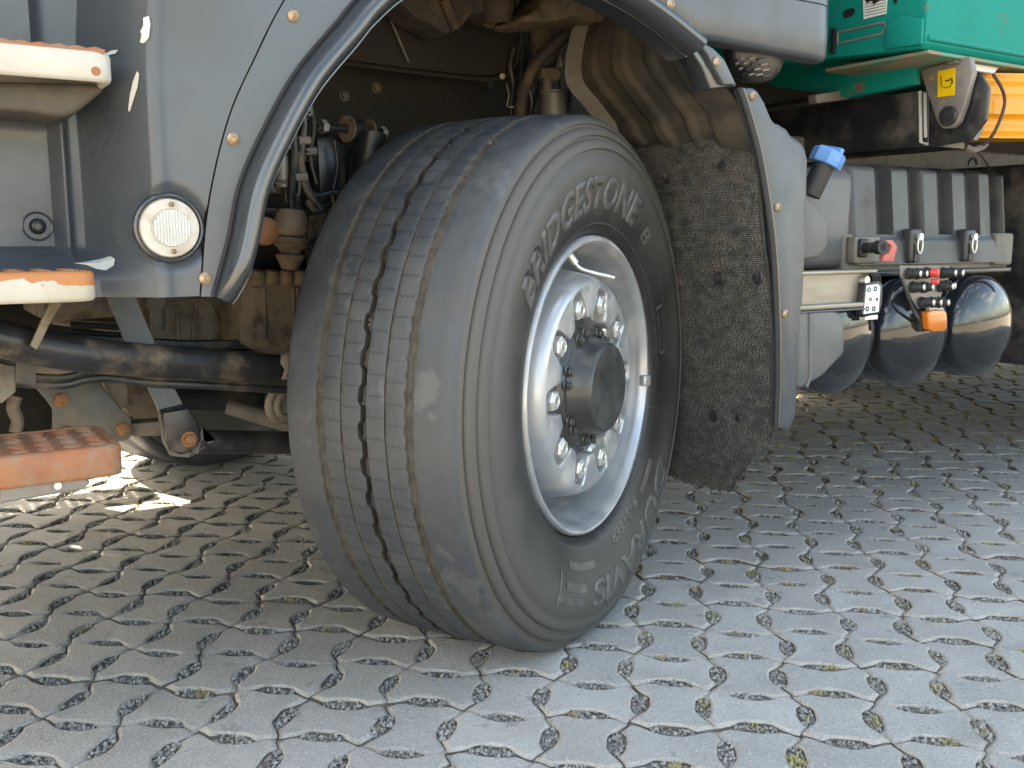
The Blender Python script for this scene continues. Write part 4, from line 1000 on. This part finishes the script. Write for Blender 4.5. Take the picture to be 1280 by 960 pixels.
poly([(150, 476), (196, 478), (210, 530), (160, 520)], .5, .2, 'crossmember', BROWN)
poly([(-20, 450), (20, 458), (20, 490), (2, 505), (-20, 498)], .12, .03, 'spring_shackle', TAN)
mb = MB(); mb.tube(smooth_path([at(20, 495, .2), at(16, 510, .2), at(22, 525, .2), at(19, 540, .2)], 4), .011, 10); part(mb, 'mud_covered_hose', BROWN)
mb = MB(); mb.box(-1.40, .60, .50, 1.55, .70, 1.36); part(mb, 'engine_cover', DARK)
for ya, yb in ((.60, .68), (1.32, 1.40)):
    mb = MB(); mb.box(-1.35, 7.5, ya, yb, .70, .96); part(mb, 'chassis_rail', BLKMET)
mb = MB(); mb.tube([V(0, .25, .50), V(.0, .55, .44), V(0, 1.45, .44), V(0, 1.78, .50)], .055, 16); part(mb, 'front_axle', BLKMET)
for yy in (.36, 1.64):
    for k in range(3):
        mb = MB(); zz = .52+.022*k; mb.tube([V(-1.15, yy, zz+.10), V(-.6, yy, zz+.03), V(0, yy, zz), V(.6, yy, zz+.03), V(.95, yy, zz+.10)], .011, 8); part(mb, 'leaf_spring', BLKMET)
# ---- rest of the cab and load body that shade the yard (mostly above the frame)
mb = MB(); mb.box(-1.42, .62, -.235, 2.235, 1.452, 3.15, .06); bodyc = part(mb, 'cab_body', PANEL)
mb = MB(); mb.box(-1.50, -1.42, -.22, 2.22, .28, 1.5, .02); part(mb, 'front_bumper', PANEL)
mb = MB(); mb.box(-1.41, -.70, 2.20, 2.25, .729, 1.45, .01); mb.box(-.70, .62, 2.20, 2.25, 1.27, 1.45, .01); part(mb, 'cab_side_panel', PANEL)

# ================================================================== right-hand side behind the wheel
# fuel / additive tank
tk = MB(); tk.box(.60, .885, -.135, .40, .735, .975, .03); ftank = part(tk, 'plastic_tank', TANKPL)
hull_extrude([(1000, 250), (1010, 248), (1022, 256), (1035, 275), (1036, 308), (1024, 322), (1000, 326)], -.19, .07, 'tank_shoulder', TANKPL, ftank, .008)
a0, b0_ = at(1012, 244, -.165), at(1034, 198, -.185)
mb = MB(); mb.tube([a0, a0.lerp(b0_, .85)], .024, 24); part(mb, 'filler_neck', BLKRUB, ftank) if False else part(mb, 'filler_neck', BLACKRUB, ftank)
ax = (b0_-a0).normalized(); c0 = a0.lerp(b0_, .85)
mb = MB(); mb.lathe(c0, ax, [(.024, -.004), (.036, -.002), (.038, .002), (.038, .026), (.034, .031), (.0001, .031)], 8); 
side = ax.cross(V(0, 1, 0)).normalized(); e_ = ax.cross(side)
mb.prismb([c0+ax*.029+side*s*.006+e_*t*.033 for s, t in ((-1, -1), (1, -1), (1, 1), (-1, 1))], ax*.012, .002); part(mb, 'filler_cap', BLUECAP, ftank)
lowt = MB(); lowt.prismb([at(x, y, -.245) for x, y in [(996, 388), (1040, 386), (1050, 390), (1057, 400), (1057, 442), (1030, 470), (1004, 486), (996, 486)]], V(0, .5, 0), .012, 3); lowt = part(lowt, 'additive_tank', TANKPL)
mb = MB(); mb.tube([at(1012, 392, -.246), at(1013, 470, -.246), at(1008, 484, -.246)], .004, 8); part(mb, 'tank_seam', TANKPL, lowt)
# rail with end plate
mb = MB(); a = at(1003, 341, -.225); b = at(1086, 340, -.225); zt, zb_ = .738, .652
mb.box(.55, b.x, -.225, -.215, zb_+.012, zt-.008); mb.box(.55, b.x+.006, -.245, -.19, zt-.008, zt, .002); mb.box(.55, b.x, -.245, -.19, zb_, zb_+.012, .003); rail = part(mb, 'side_rail', ALU)
mb = MB(); mb.box(.56, b.x, -.247, -.2, zb_-.006, zb_-.001, .002); part(mb, 'rail_lip', PANEL, rail)
for y in (350, 365):
    mb = MB(); p = at(1077, y, -.226); mb.tube([p, p+V(.0, -.016, 0)], .0095, 14); part(mb, 'rail_bolt', CHROME, rail)
lp = MB(); lp.prismb([at(x, y, -.245) for x, y in [(1082, 354), (1099, 351), (1104, 356), (1103, 380), (1100, 392), (1080, 397), (1077, 393)]], V(0, .02, 0), .003); lp = part(lp, 'lamp_bracket', BLKCLEAN)
mb = MB(); mb.prismb([at(x, y, -.247) for x, y in [(1084, 357), (1098, 355), (1101, 358), (1099, 390), (1080, 393)]], V(0, .008, 0), .002); lpw = part(mb, 'marker_plate', PLATE, lp)
for x, y, r in ((1086, 362, .006), (1094, 361, .006), (1088, 374, .004), (1096, 374, .004), (1084, 386, .006), (1092, 386, .006)):
    mb = MB(); p = at(x, y, -.2472); mb.lathe(p, (0, -1, 0), [(r, 0), (r, .001), (r*.55, .001), (r*.55, 0)], 12); part(mb, 'printed_ring', INKSHADE, lp)
mb = MB(); mb.box(.80, .845, -.243, -.242, .622, .632); part(mb, 'small_label', PLATE, lp)
for k in range(4):
    mb = MB(); mb.tube(smooth_path([at(1084+k*3, 341+k, -.235), at(1090+k*3, 344, -.24), at(1093+k*2.5, 355, -.238)], 4), .003, 6); part(mb, 'cable', BLKCLEAN, lp)
# battery box: ribbed cover
BY = -.15
def bx(px, py, Y=BY): return at(px, py, Y)
bl, br_ = .862, 1.535; z_lo, z_hi = .745, .992
mb = MB(); nx = 240; nz = 44
def box_rib(x):
    t = (x-bl)/(br_-bl); h = 0
    for c in (.205, .395, .58, .76, .925): 
        w_ = .052
        h += (sstep(c-w_-.006, c-w_+.004, t)-sstep(c+w_*.62-.003, c+w_*.62+.008, t))
    return h
for i in range(nx+1):
    x = bl+(br_-bl)*i/nx; t = i/nx; h = box_rib(x)
    for j in range(nz+1):
        s = j/nz; z = z_lo+(z_hi-z_lo)*s
        inz = sstep(.30, .315, s); d = .034*h*inz
        slope = .045*max(0, (s-.0))           # leans back towards the top
        top = .03*sstep(.93, 1.0, s)**2
        y = BY+d+slope*.6+top
        corner = .02*(sstep(.03, 0, t)+sstep(.97, 1, t)); foot = -.006*sstep(.27, .24, s)
        mb.v.append(V(x, y+corner+foot, z-(.012*h*inz if s > .985 else 0)))
W_ = nz+1
for i in range(nx):
    for j in range(nz): a = i*W_+j; mb.f.append((a, a+W_, a+W_+1, a+1))
b0 = len(mb.v)
for i in range(nx+1): q = mb.v[i*W_+nz]; mb.v += [V(q.x, q.y+.05, q.z+.006), V(q.x, .25, q.z+.006)]
for i in range(nx): mb.f += [(i*W_+nz, (i+1)*W_+nz, b0+(i+1)*2, b0+i*2), (b0+i*2, b0+(i+1)*2, b0+(i+1)*2+1, b0+i*2+1)]
for i, flip in ((0, 1), (nx, 0)):
    b1 = len(mb.v)
    for j in range(nz+1): q = mb.v[i*W_+j]; mb.v.append(V(q.x+(-.012*(1-j/nz) if flip else .0), .25, q.z))
    for j in range(nz): mb.f.append((i*W_+j, i*W_+j+1, b1+j+1, b1+j))
bbox = mb.build('battery_box', BOX, truck, smooth=40, fix=False); bbox['label'] = 'ribbed grey battery box'
mb = MB(); mb.box(bl-.02, br_+.01, BY+.012, .25, z_lo-.018, z_lo+.075, .006); part(mb, 'box_base', LINEREDGE, bbox)
mb = MB(); mb.box(bl-.018, br_+.012, BY+.0, .25, z_lo-.03, z_lo-.016, .004); part(mb, 'box_tray', BLKCLEAN, bbox)
for px in (1142, 1210):
    p = bx(px, 300, BY-.0085); mb = MB(); mb.box(p.x-.022, p.x+.022, BY-.018, BY+.01, z_lo+.003, z_lo+.088, .007); lt = part(mb, 'latch_housing', BOX, bbox)
    mb = MB(); mb.box(p.x-.010, p.x+.012, BY-.021, BY-.017, z_lo+.006, z_lo+.05); part(mb, 'latch_slot_shade', INKSHADE, bbox)  # black patch painting the shade inside the slot
    mb = MB(); c = V(p.x+.003, BY-.026, z_lo+.062); mb.tube([c+V(.010*math.cos(t), 0, -.014+.022*math.sin(t)) for t in [i*.3926 for i in range(17)]], .0022, 8); mb.disc(c+V(0, .006, .006), (0, -1, 0), .009, .009, 14); part(mb, 'latch', CHROME, bbox)
mb = MB(); p = bx(1268, 300, BY); mb.box(br_-.075, br_+.008, BY-.004, BY+.05, z_lo-.01, z_lo+.078, .008); part(mb, 'corner_bracket', LINEREDGE, bbox)
# isolator switch
p = at(1084, 311, -.165); mb = MB(); mb.box(p.x-.045, p.x+.05, -.165, -.14, z_lo+.005, z_lo+.068, .004); sw_ = part(mb, 'switch_plate', LINEREDGE, bbox)
mb = MB(); a = at(1078, 310, -.168); mb.box(a.x-.014, a.x+.014, -.175, -.160, a.z-.022, a.z+.022, .004); b = at(1104, 309, -.235); mb.tube([a, a.lerp(b, .5), a.lerp(b, .52), b], [.012, .013, .0095, .0095], 16); mb.tube([a.lerp(b, .72), b], .0165, 18); part(mb, 'isolator_switch', BLACKRUB, bbox)
mb = MB(); mb.prismb([at(x, y, -.228) for x, y in [(1106, 300), (1116, 300), (1122, 308), (1120, 316), (1118, 327), (1104, 327), (1105, 319), (1112, 316), (1115, 308)]], V(0, .012, 0), .002); part(mb, 'switch_handle', FADEDRED, bbox)
mb = MB(); c = at(1216, 206, .0); mb.tube([c+V(.020*math.cos(t), 0, .018*math.sin(t)) for t in [i*.3 for i in range(12)]], .004, 8); part(mb, 'lifting_hook', BLKCLEAN, bbox)
# air tanks
for k, cx in enumerate((.775, 1.07, 1.366)):
    cz = .578-.002*k; mb = MB(); o = V(cx, -.175, cz); R0 = .136
    prof = [(R0*math.sin(t), .052*math.cos(t)) for t in [i*math.pi/2/14 for i in range(15)]]; prof[0] = (.0001, .052)
    mb.lathe(o, (0, -1, 0), prof+[(R0, -.03), (R0+.002, -.032), (R0+.002, -.05), (R0, -.052), (R0, -.85), (.0001, -.87)], 64)
    t_ = part(mb, 'air_tank', AIRTANK, None, 40); t_['label'] = ('air tank nearest the mudguard', 'air tank behind the amber marker', 'rearmost air tank of the three')[k]
    mb = MB(); mb.lathe(o, (0, -1, 0), [(R0+.003, -.20), (R0+.006, -.20), (R0+.006, -.235), (R0+.003, -.235)], 48); part(mb, 'tank_strap', BLKMET, t_)
# coupling panel
CY = -.235
cp_ = MB(); cp_.prismb([at(x, y, CY) for x, y in [(1125, 332), (1187, 332), (1186, 352), (1178, 366), (1172, 384), (1147, 386), (1140, 374), (1133, 358), (1126, 346)]], V(0, .004, 0), .001, 1); cp_ = part(cp_, 'coupling_panel', STEEL)
for n_c, (x, y) in enumerate(((1134, 342), (1144, 342), (1156, 341), (1177, 341), (1187, 341), (1139, 359), (1152, 359), (1174, 358), (1181, 357), (1150, 378), (1162, 378), (1171, 378))):
    p = at(x, y, CY-.0005); L = random.uniform(.022, .034); d = V(.35, -1, .02).normalized(); mb = MB()
    mb.tube([p, p+d*L*.6, p+d*L*.62, p+d*L], [.0125, .0125, .010, .009], 14); mb.hexnut(p+d*.002, d, .015, .006); cc = part(mb, 'test_coupling', BLACKRUB, cp_)
    mb = MB(); mb.disc(p+d*L, d, .0075, .003, 14, .001); part(mb, 'coupling_tip', CHROME, cp_)
for y in (341, 352):
    mb = MB(); p = at(1164, y, CY-.02); mb.disc(p, (.35, -1, 0), .011 if y == 341 else .007, .018, 14, .003); part(mb, 'red_plug', RED, cp_)
mb = MB(); mb.tube(smooth_path([at(1126, 340, -.23), at(1131, 360, -.238), at(1140, 384, -.24), at(1150, 402, -.235)], 5), .0045, 8); part(mb, 'cable', BLKCLEAN, cp_)
sm = MB(); sm.prismb([at(x, y, -.235) for x, y in [(1151, 390), (1157, 387), (1172, 387), (1175, 391), (1175, 410), (1171, 414), (1157, 414), (1152, 411)]], V(0, -.02, 0), .004, 3); sm = part(sm, 'side_marker_lamp', AMBER)
mb = MB(); q0, q1 = at(1149, 388, -.228), at(1168, 413, -.228); mb.box(q0.x, q1.x, -.234, -.215, q1.z, q0.z, .004); part(mb, 'lamp_base', BLACKRUB, sm)
mb = MB(); mb.tube([at(1160, 386, -.236), at(1166, 386, -.236)], .006, 8); part(mb, 'lamp_clip', PLATE, sm)
# dusty chassis plate behind, black boxes further back
mb = MB(); mb.box(.72, 3.2, .26, .30, .90, 1.10, .01); part(mb, 'chassis_side_plate', LINEREDGE)
mb = MB(); mb.box(1.66, 2.9, -.16, .5, .44, 1.02, .02); part(mb, 'equipment_box', BLKCLEAN)
mb = MB(); mb.box(.66, 7.0, .52, 1.45, .50, 1.22); part(mb, 'background_blocker', DARK)  # dark body added to block the bright background under the chassis
for bb in ((.70, 2.45, 1.80, 2.24, .12, 1.10), (2.75, 8.0, 1.80, 2.24, .12, 1.10), (2.452, 2.748, 1.82, 2.22, .40, 1.08)):
    mb = MB(); mb.box(*bb, .02); part(mb, 'sun_blocker_box', BLKCLEAN)  # unseen far-side boxes, shaped to keep sun off the ground beneath
mb = MB(); mb.tube(smooth_path([at(1205, 180, .1), at(1222, 190, .1), at(1232, 202, .1), at(1238, 212, .1)], 4), .003, 6); part(mb, 'cable', BLKCLEAN)
# black ridged pod under the skirt
hp = at(936, 84, -.16); mb = MB()
hn = MB(); hn.lathe(V(.485, -.20, 1.185), (0, 0, -1), [(.078, -.02), (.078, .0), (.070, .022), (.052, .038), (.03, .046), (.0001, .048)], 28)
for i, v in enumerate(hn.v): v.y = -.17+(v.y+.20)*.55
horn = part(hn, 'ridged_pod', BLKCLEAN)
for r_ in range(4):
    for k in range(4):
        mb = MB(); t = R_(200+18*k+6*r_); z = 1.176-.010*r_; rr = .079-.0035*r_**1.5
        c = V(.485+rr*math.cos(t), -.17+rr*.55*math.sin(t), z); mb.tube([c+V(-.010*math.sin(t)*-1, 0, 0), c+V(.010*math.sin(t)*-1, .0, .004)], .0024, 6); part(mb, 'pod_ridge', STEEL if (k+r_) % 3 else BLKCLEAN, horn)
# ---- green equipment frame
GX, GY, GZ = .955, -.25, 1.243
gf = MB(); gf.prismb([V(GX, GY+.012, GZ), V(GX, GY, GZ+.012), V(GX, GY, 1.80), V(GX, .75, 1.80), V(GX, .75, GZ+.09), V(GX, .45, GZ+.05)], V(6.4, 0, 0), .004, 2); gframe = part(gf, 'equipment_frame', GREEN); gframe['label'] = 'bright green steel equipment frame'
mb = MB(); mb.box(GX+.02, 7.3, GY+.004, GY+.30, GZ-.010, GZ-.001, .002); und = part(mb, 'frame_underside', GREENDIRT, gframe)
mb = MB(); mb.tube([V(GX+.005, GY-.002, GZ+.022), V(7.3, GY-.002, GZ+.022)], .006, 8); part(mb, 'weld_seam', GREEN, gframe)
mb = MB(); mb.prismb([V(GX-.001, GY+.004, GZ+.065), V(GX-.001, GY+.004, GZ+.008), V(GX-.001, GY+.10, GZ+.012), V(GX-.001, GY+.10, GZ+.072), V(GX-.001, GY+.06, GZ+.082)], V(-.010, 0, 0), .002); part(mb, 'end_gusset', GREEN, gframe)
def onX(x, y, X=GX-.0015): return atX(x, y, X)
mb = MB(); mb.prism([onX(x, y) for x, y in [(1079, -4), (1110, -8), (1108, 17), (1080, 24)]], V(-.0015, 0, 0)); rp = part(mb, 'rating_plate', PLATE, gframe)
for k in range(5):
    mb = MB(); y = 4+3.6*k; mb.prism([onX(x, yy, GX-.0035) for x, yy in [(1081, y+1.2), (1108, y-5.0), (1108, y-4.3), (1081, y+1.9)]], V(-.0006, 0, 0)); part(mb, 'plate_line', INKSHADE, gframe)
mb = MB(); mb.prism([onX(x, yy, GX-.0035) for x, yy in [(1080, -4), (1092, -7), (1100, 0), (1092, 6), (1090, 1), (1083, 4)]], V(-.0006, 0, 0)); part(mb, 'plate_header', INKSHADE, gframe)
def slot(pts): 
    mb = MB(); mb.prism([onX(x, y) for x, y in pts], V(-.001, 0, 0)); return part(mb, 'slot_shade', INKSHADE, gframe)  # black patch on the face stands for the shade in a hole
slot([(1055, 15), (1058, 12), (1066, 10), (1069, 12), (1068, 17), (1064, 20), (1057, 22), (1054, 20)]); slot([(1117, -3), (1120, -5), (1122, 0), (1121, 4), (1118, 5)])
mb = MB(); mb.tube([onX(1047, 41), onX(1105, 28), onX(1107, 34)], .0028, 6); mb.tube([onX(1047, 55), onX(1103, 42), onX(1107, 34)], .0028, 6); mb.tube([onX(1047, 41), onX(1047, 55)], .0028, 6); part(mb, 'bare_weld', LINEREDGE, gframe)
mb = MB(); mb.box(GX-.014, GX-.004, .0, .01, 1.27, 1.33); part(mb, 'black_tag', INKSHADE, gframe)
g2 = MB(); g2.prismb([atX(x, y, 1.10) for x, y in [(945, 95), (1000, 76), (1140, 48), (1142, 105), (1062, 122), (1040, 118), (966, 108)]], V(.03, 0, 0), .003); part(g2, 'green_plate', GREEN, gframe)
poly([(1068, 66), (1097, 62), (1098, 76), (1068, 82)], .02, .03, 'green_bracket', GREENDIRT, gframe)
mb = MB(); mb.box(1.0, 7.2, -.24, 2.24, 1.801, 3.2, .03); part(mb, 'load_body', GREEN)
# black outrigger beam across the truck
BX = 1.15
ob = MB(); ob.prismb([atX(940, 142, BX), atX(1160, 112, BX), atX(1160, 183, BX), atX(940, 203, BX)], V(.16, 0, 0), .004); ob = part(ob, 'outrigger_beam', BLKCLEAN)
mb = MB(); mb.tube([atX(1150, 114, BX-.003), atX(1151, 178, BX-.003), atX(1160, 180, BX-.003), atX(1172, 179, BX-.003)], .0045, 8); mb.tube([atX(1156, 116, BX-.003), atX(1157, 172, BX-.003)], .004, 8); part(mb, 'sealant_bead', WELD, ob)
poly([(1020, 118), (1050, 113), (1064, 118), (1062, 124), (1022, 129)], .10, .03, 'beam_rest', STEEL, ob)
mb = MB(); mb.tube([atX(945, 135, BX-.004), atX(1035, 120, BX-.004)], .006, 8); part(mb, 'rubber_strip', BLACKRUB, ob)
# end plate of the beam, grey hinge bracket and yellow leg
eb = MB(); eb.prismb([atX(x, y, BX-.01) for x, y in [(1160, 112), (1225, 92), (1236, 110), (1232, 150), (1212, 176), (1160, 184)]], V(.012, 0, 0), .003); eb = part(eb, 'beam_end', BLKCLEAN, ob)
hb = MB(); hb.prismb([atX(x, y, BX-.04) for x, y in [(1150, 88), (1212, 70), (1216, 90), (1206, 130), (1198, 152), (1190, 160), (1178, 161), (1171, 152), (1160, 120)]], V(.02, 0, 0), .003); hb = part(hb, 'hinge_bracket', STEEL)
hull_extrude([(1199, 62), (1250, 71), (1254, 78), (1243, 92), (1214, 88)], -.225, .02, 'bracket_flange', mat('galvanised', (.55, .56, .57), rough=.45, metal=.4), hb, .002)
mb = MB(); mb.prismb([atX(x, y, BX-.042) for x, y in [(1186, 76), (1198, 73), (1200, 79), (1187, 82)]], V(-.012, 0, 0), .002); part(mb, 'stop_block', LINEREDGE, hb)
mb = MB(); p = atX(1186, 145, BX-.041); mb.disc(p, (-1, 0, 0), .024, .008, 24, .004); part(mb, 'hinge_pin', BLKMET, hb)
mb = MB(); mb.prismb([atX(x, y, BX-.0425) for x, y in [(1172.5, 89), (1194.5, 84.5), (1193.5, 119), (1172, 122)]], V(-.001, 0, 0), .0003, 1); sti = part(mb, 'warning_sticker', STICKER, hb)
def ink(pts, r=.0011):
    mb = MB(); mb.tube([atX(x, y, BX-.0442) for x, y in pts], r, 5); part(mb, 'printed_symbol', INKSHADE, hb)
ink([(1176, 95), (1177, 108), (1182, 110), (1188, 108), (1190, 102)]); ink([(1182, 101), (1187, 100)], .002); ink([(1188, 98), (1190, 99), (1190.5, 104)], .002)
mb = MB(); p = atX(1166, 98, BX-.041); mb.disc(p, (-1, 0, 0), .006, .004, 12); part(mb, 'rust_hole', RUST, hb)
ym = MB(); y0_, dirv = V(1.335, -.215, 0), V(.62, -.30, 0).normalized()
zt0, zb0 = 1.222, 1.062
sec = []
for s in range(23):
    t = s/22; z = zb0+(zt0-zb0)*t; off = .006*(sstep(.06, .1, t)-sstep(.16, .2, t))+.012*(sstep(.3, .36, t)-sstep(.62, .68, t))+.006*(sstep(.82, .86, t)-sstep(.92, .95, t))
    sec.append((off, z))
nrm = V(dirv.y, -dirv.x, 0)
for L in (0, 1.4):
    for off, z in sec: q = at(1226, 130, -.20); ym.v.append(V(q.x, q.y, 0)+dirv*L+nrm*off+V(0, 0, z))
    for off, z in sec[::-1]: q = at(1226, 130, -.20); ym.v.append(V(q.x, q.y, 0)+dirv*L-nrm*.10+V(0, 0, z))
m = len(sec)*2
ym.f = [(i, (i+1) % m, m+(i+1) % m, m+i) for i in range(m)]+[tuple(range(m)), tuple(range(m, 2*m))]
ym = part(ym, 'yellow_support_leg', YELLOW, None, 40)
mb = MB(); mb.tube(smooth_path([at(1241, 92, -.235), at(1252, 110, -.25), at(1256, 128, -.25), at(1250, 150, -.25), at(1240, 170, -.24), at(1228, 182, -.22)], 5), .0042, 8); part(mb, 'cable', mat('brown_cable', (.06, .03, .02), rough=.6), ym)
hull_extrude([(1224, 113), (1233, 111), (1236, 130), (1233, 148), (1228, 165), (1222, 176), (1212, 174), (1216, 160), (1225, 148)], -.225, .012, 'locking_tab', STEEL, ym, .002)
mb = MB(); mb.tube([at(1208, 184, -.2), at(1216, 188, -.21), at(1228, 184, -.2), at(1232, 180, -.2)], .008, 8); part(mb, 'shackle', GUN, ym)

# ---- darker masses further in
mb = MB(); mb.box(.60, 7.0, .50, 1.9, 1.18, 1.80); part(mb, 'sky_blocker', DARK)  # dark mass added to block the sky between green frame and beam
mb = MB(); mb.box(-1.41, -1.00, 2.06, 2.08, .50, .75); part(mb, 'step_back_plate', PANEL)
poly([(-60, 430), (90, 440), (72, 480), (66, 545), (40, 556), (-60, 560)], 1.2, .06, 'lit_ground_blocker', DARK, bev=.02)  # dark shape of unknown kind, added to cover sunlit ground behind
poly([(-60, 370), (170, 370), (200, 450), (-60, 450)], 1.0, .05, 'dark_gap_filler', DARK, bev=.02)  # dark sheet added to fill the bright gap above the drag link

# ---- rear axle wheels, out of frame, added to shade the ground by the tanks
for k, (yy, lab) in enumerate(((.02, 'rear wheel beyond the tanks'), (1.98, 'far rear wheel'))):
    O3 = V(3.35, yy, .515); N3 = V(0, -1 if k == 0 else 1, 0); T3 = V(1, 0, 0)
    mb = MB(); mb.lathe(O3, N3, [(.30, .15), (.28, .10), (.26, -.02), (.16, .05), (.0001, .07)], 40); mb.lathe(O3, N3, [(.30, -.15), (.27, -.1), (.0001, -.08)], 40)
    rw = mb.build('wheel', SILVER, truck, smooth=40); rw['label'] = lab
    build_tyre(rw, N3, T3, O3, nseg=120, detail=False)
# small stones wedged in the tread grooves
for k in range(12):
    a = random.choice((-.0895, .0, .0, .0895)); ph = R_(random.uniform(-95, -20))
    if wp(.53, ph, a).z < .03: continue
    mb = MB(); r = random.uniform(.0015, .0025); c = wp(TREAD_R-.004, ph, a+random.uniform(-.002, .002))
    mb.lathe(c, (random.gauss(0, 1), random.gauss(0, 1), 1), [(.0001, -r), (r*.8, -r*.5), (r, 0), (r*.7, r*.6), (.0001, r)], 6); mb.build('wedged_stone', LINEREDGE, wheel)

mb = MB(); mb.box(.15, 1.05, 1.12, 1.40, .33, .69, .03); part(mb, 'sun_patch_blocker', DARK)  # unseen box added to block a patch of sun behind the tyre
# extra lines, clips and bolts in the wheel housing
for pts, Y, r, m in (([(650, 8), (662, 40), (668, 80), (664, 130)], .36, .007, BLKCLEAN), ([(700, 60), (694, 80), (676, 100), (668, 140)], .36, .005, BLKMET), ([(722, 40), (716, 80), (712, 140)], .33, .008, BLKCLEAN),
                     ([(708, 62), (700, 96), (706, 140)], .38, .004, BLKCLEAN), ([(388, 128), (392, 160), (388, 196), (396, 230)], .24, .005, BLKCLEAN), ([(352, 176), (360, 206), (358, 246), (380, 262), (410, 256)], .23, .006, BLKCLEAN),
                     ([(418, 176), (422, 210), (416, 250), (432, 290)], .29, .005, BLKMET), ([(410, 262), (424, 270), (428, 300), (420, 330)], .28, .007, BLKCLEAN)):
    mb = MB(); mb.tube(smooth_path([at(x, y, Y) for x, y in pts], 6), r, 9); part(mb, 'hose', m)
for x, y, Y in ((668, 80, .345), (676, 100, .35), (380, 176, .195), (376, 222, .195), (388, 190, .225), (716, 80, .315)):
    mb = MB(); p = at(x, y, Y); mb.tube([p+V(-.012, 0, 0), p+V(.012, 0, .002)], .0085, 8); part(mb, 'hose_clip', STEEL)
for x, y in ((470, 110), (560, 118), (610, 108), (430, 120)):
    mb = MB(); p = at(x, y, .458); mb.disc(p, (0, -1, 0), .012, .003, 14); mb.hexnut(p+V(0, -.003, 0), (0, -1, 0), .008, .006); part(mb, 'bolt', BLKMET, inner)
poly([(672, 58), (700, 52), (704, 84), (676, 88)], .37, .03, 'valve_body', BLKMET)

mb = MB(); mb.box(-1.0, .62, 1.48, 1.52, .34, .72, .01); part(mb, 'bounce_blocker', DARK)  # added sheet keeping far-side bounced light from under the cab
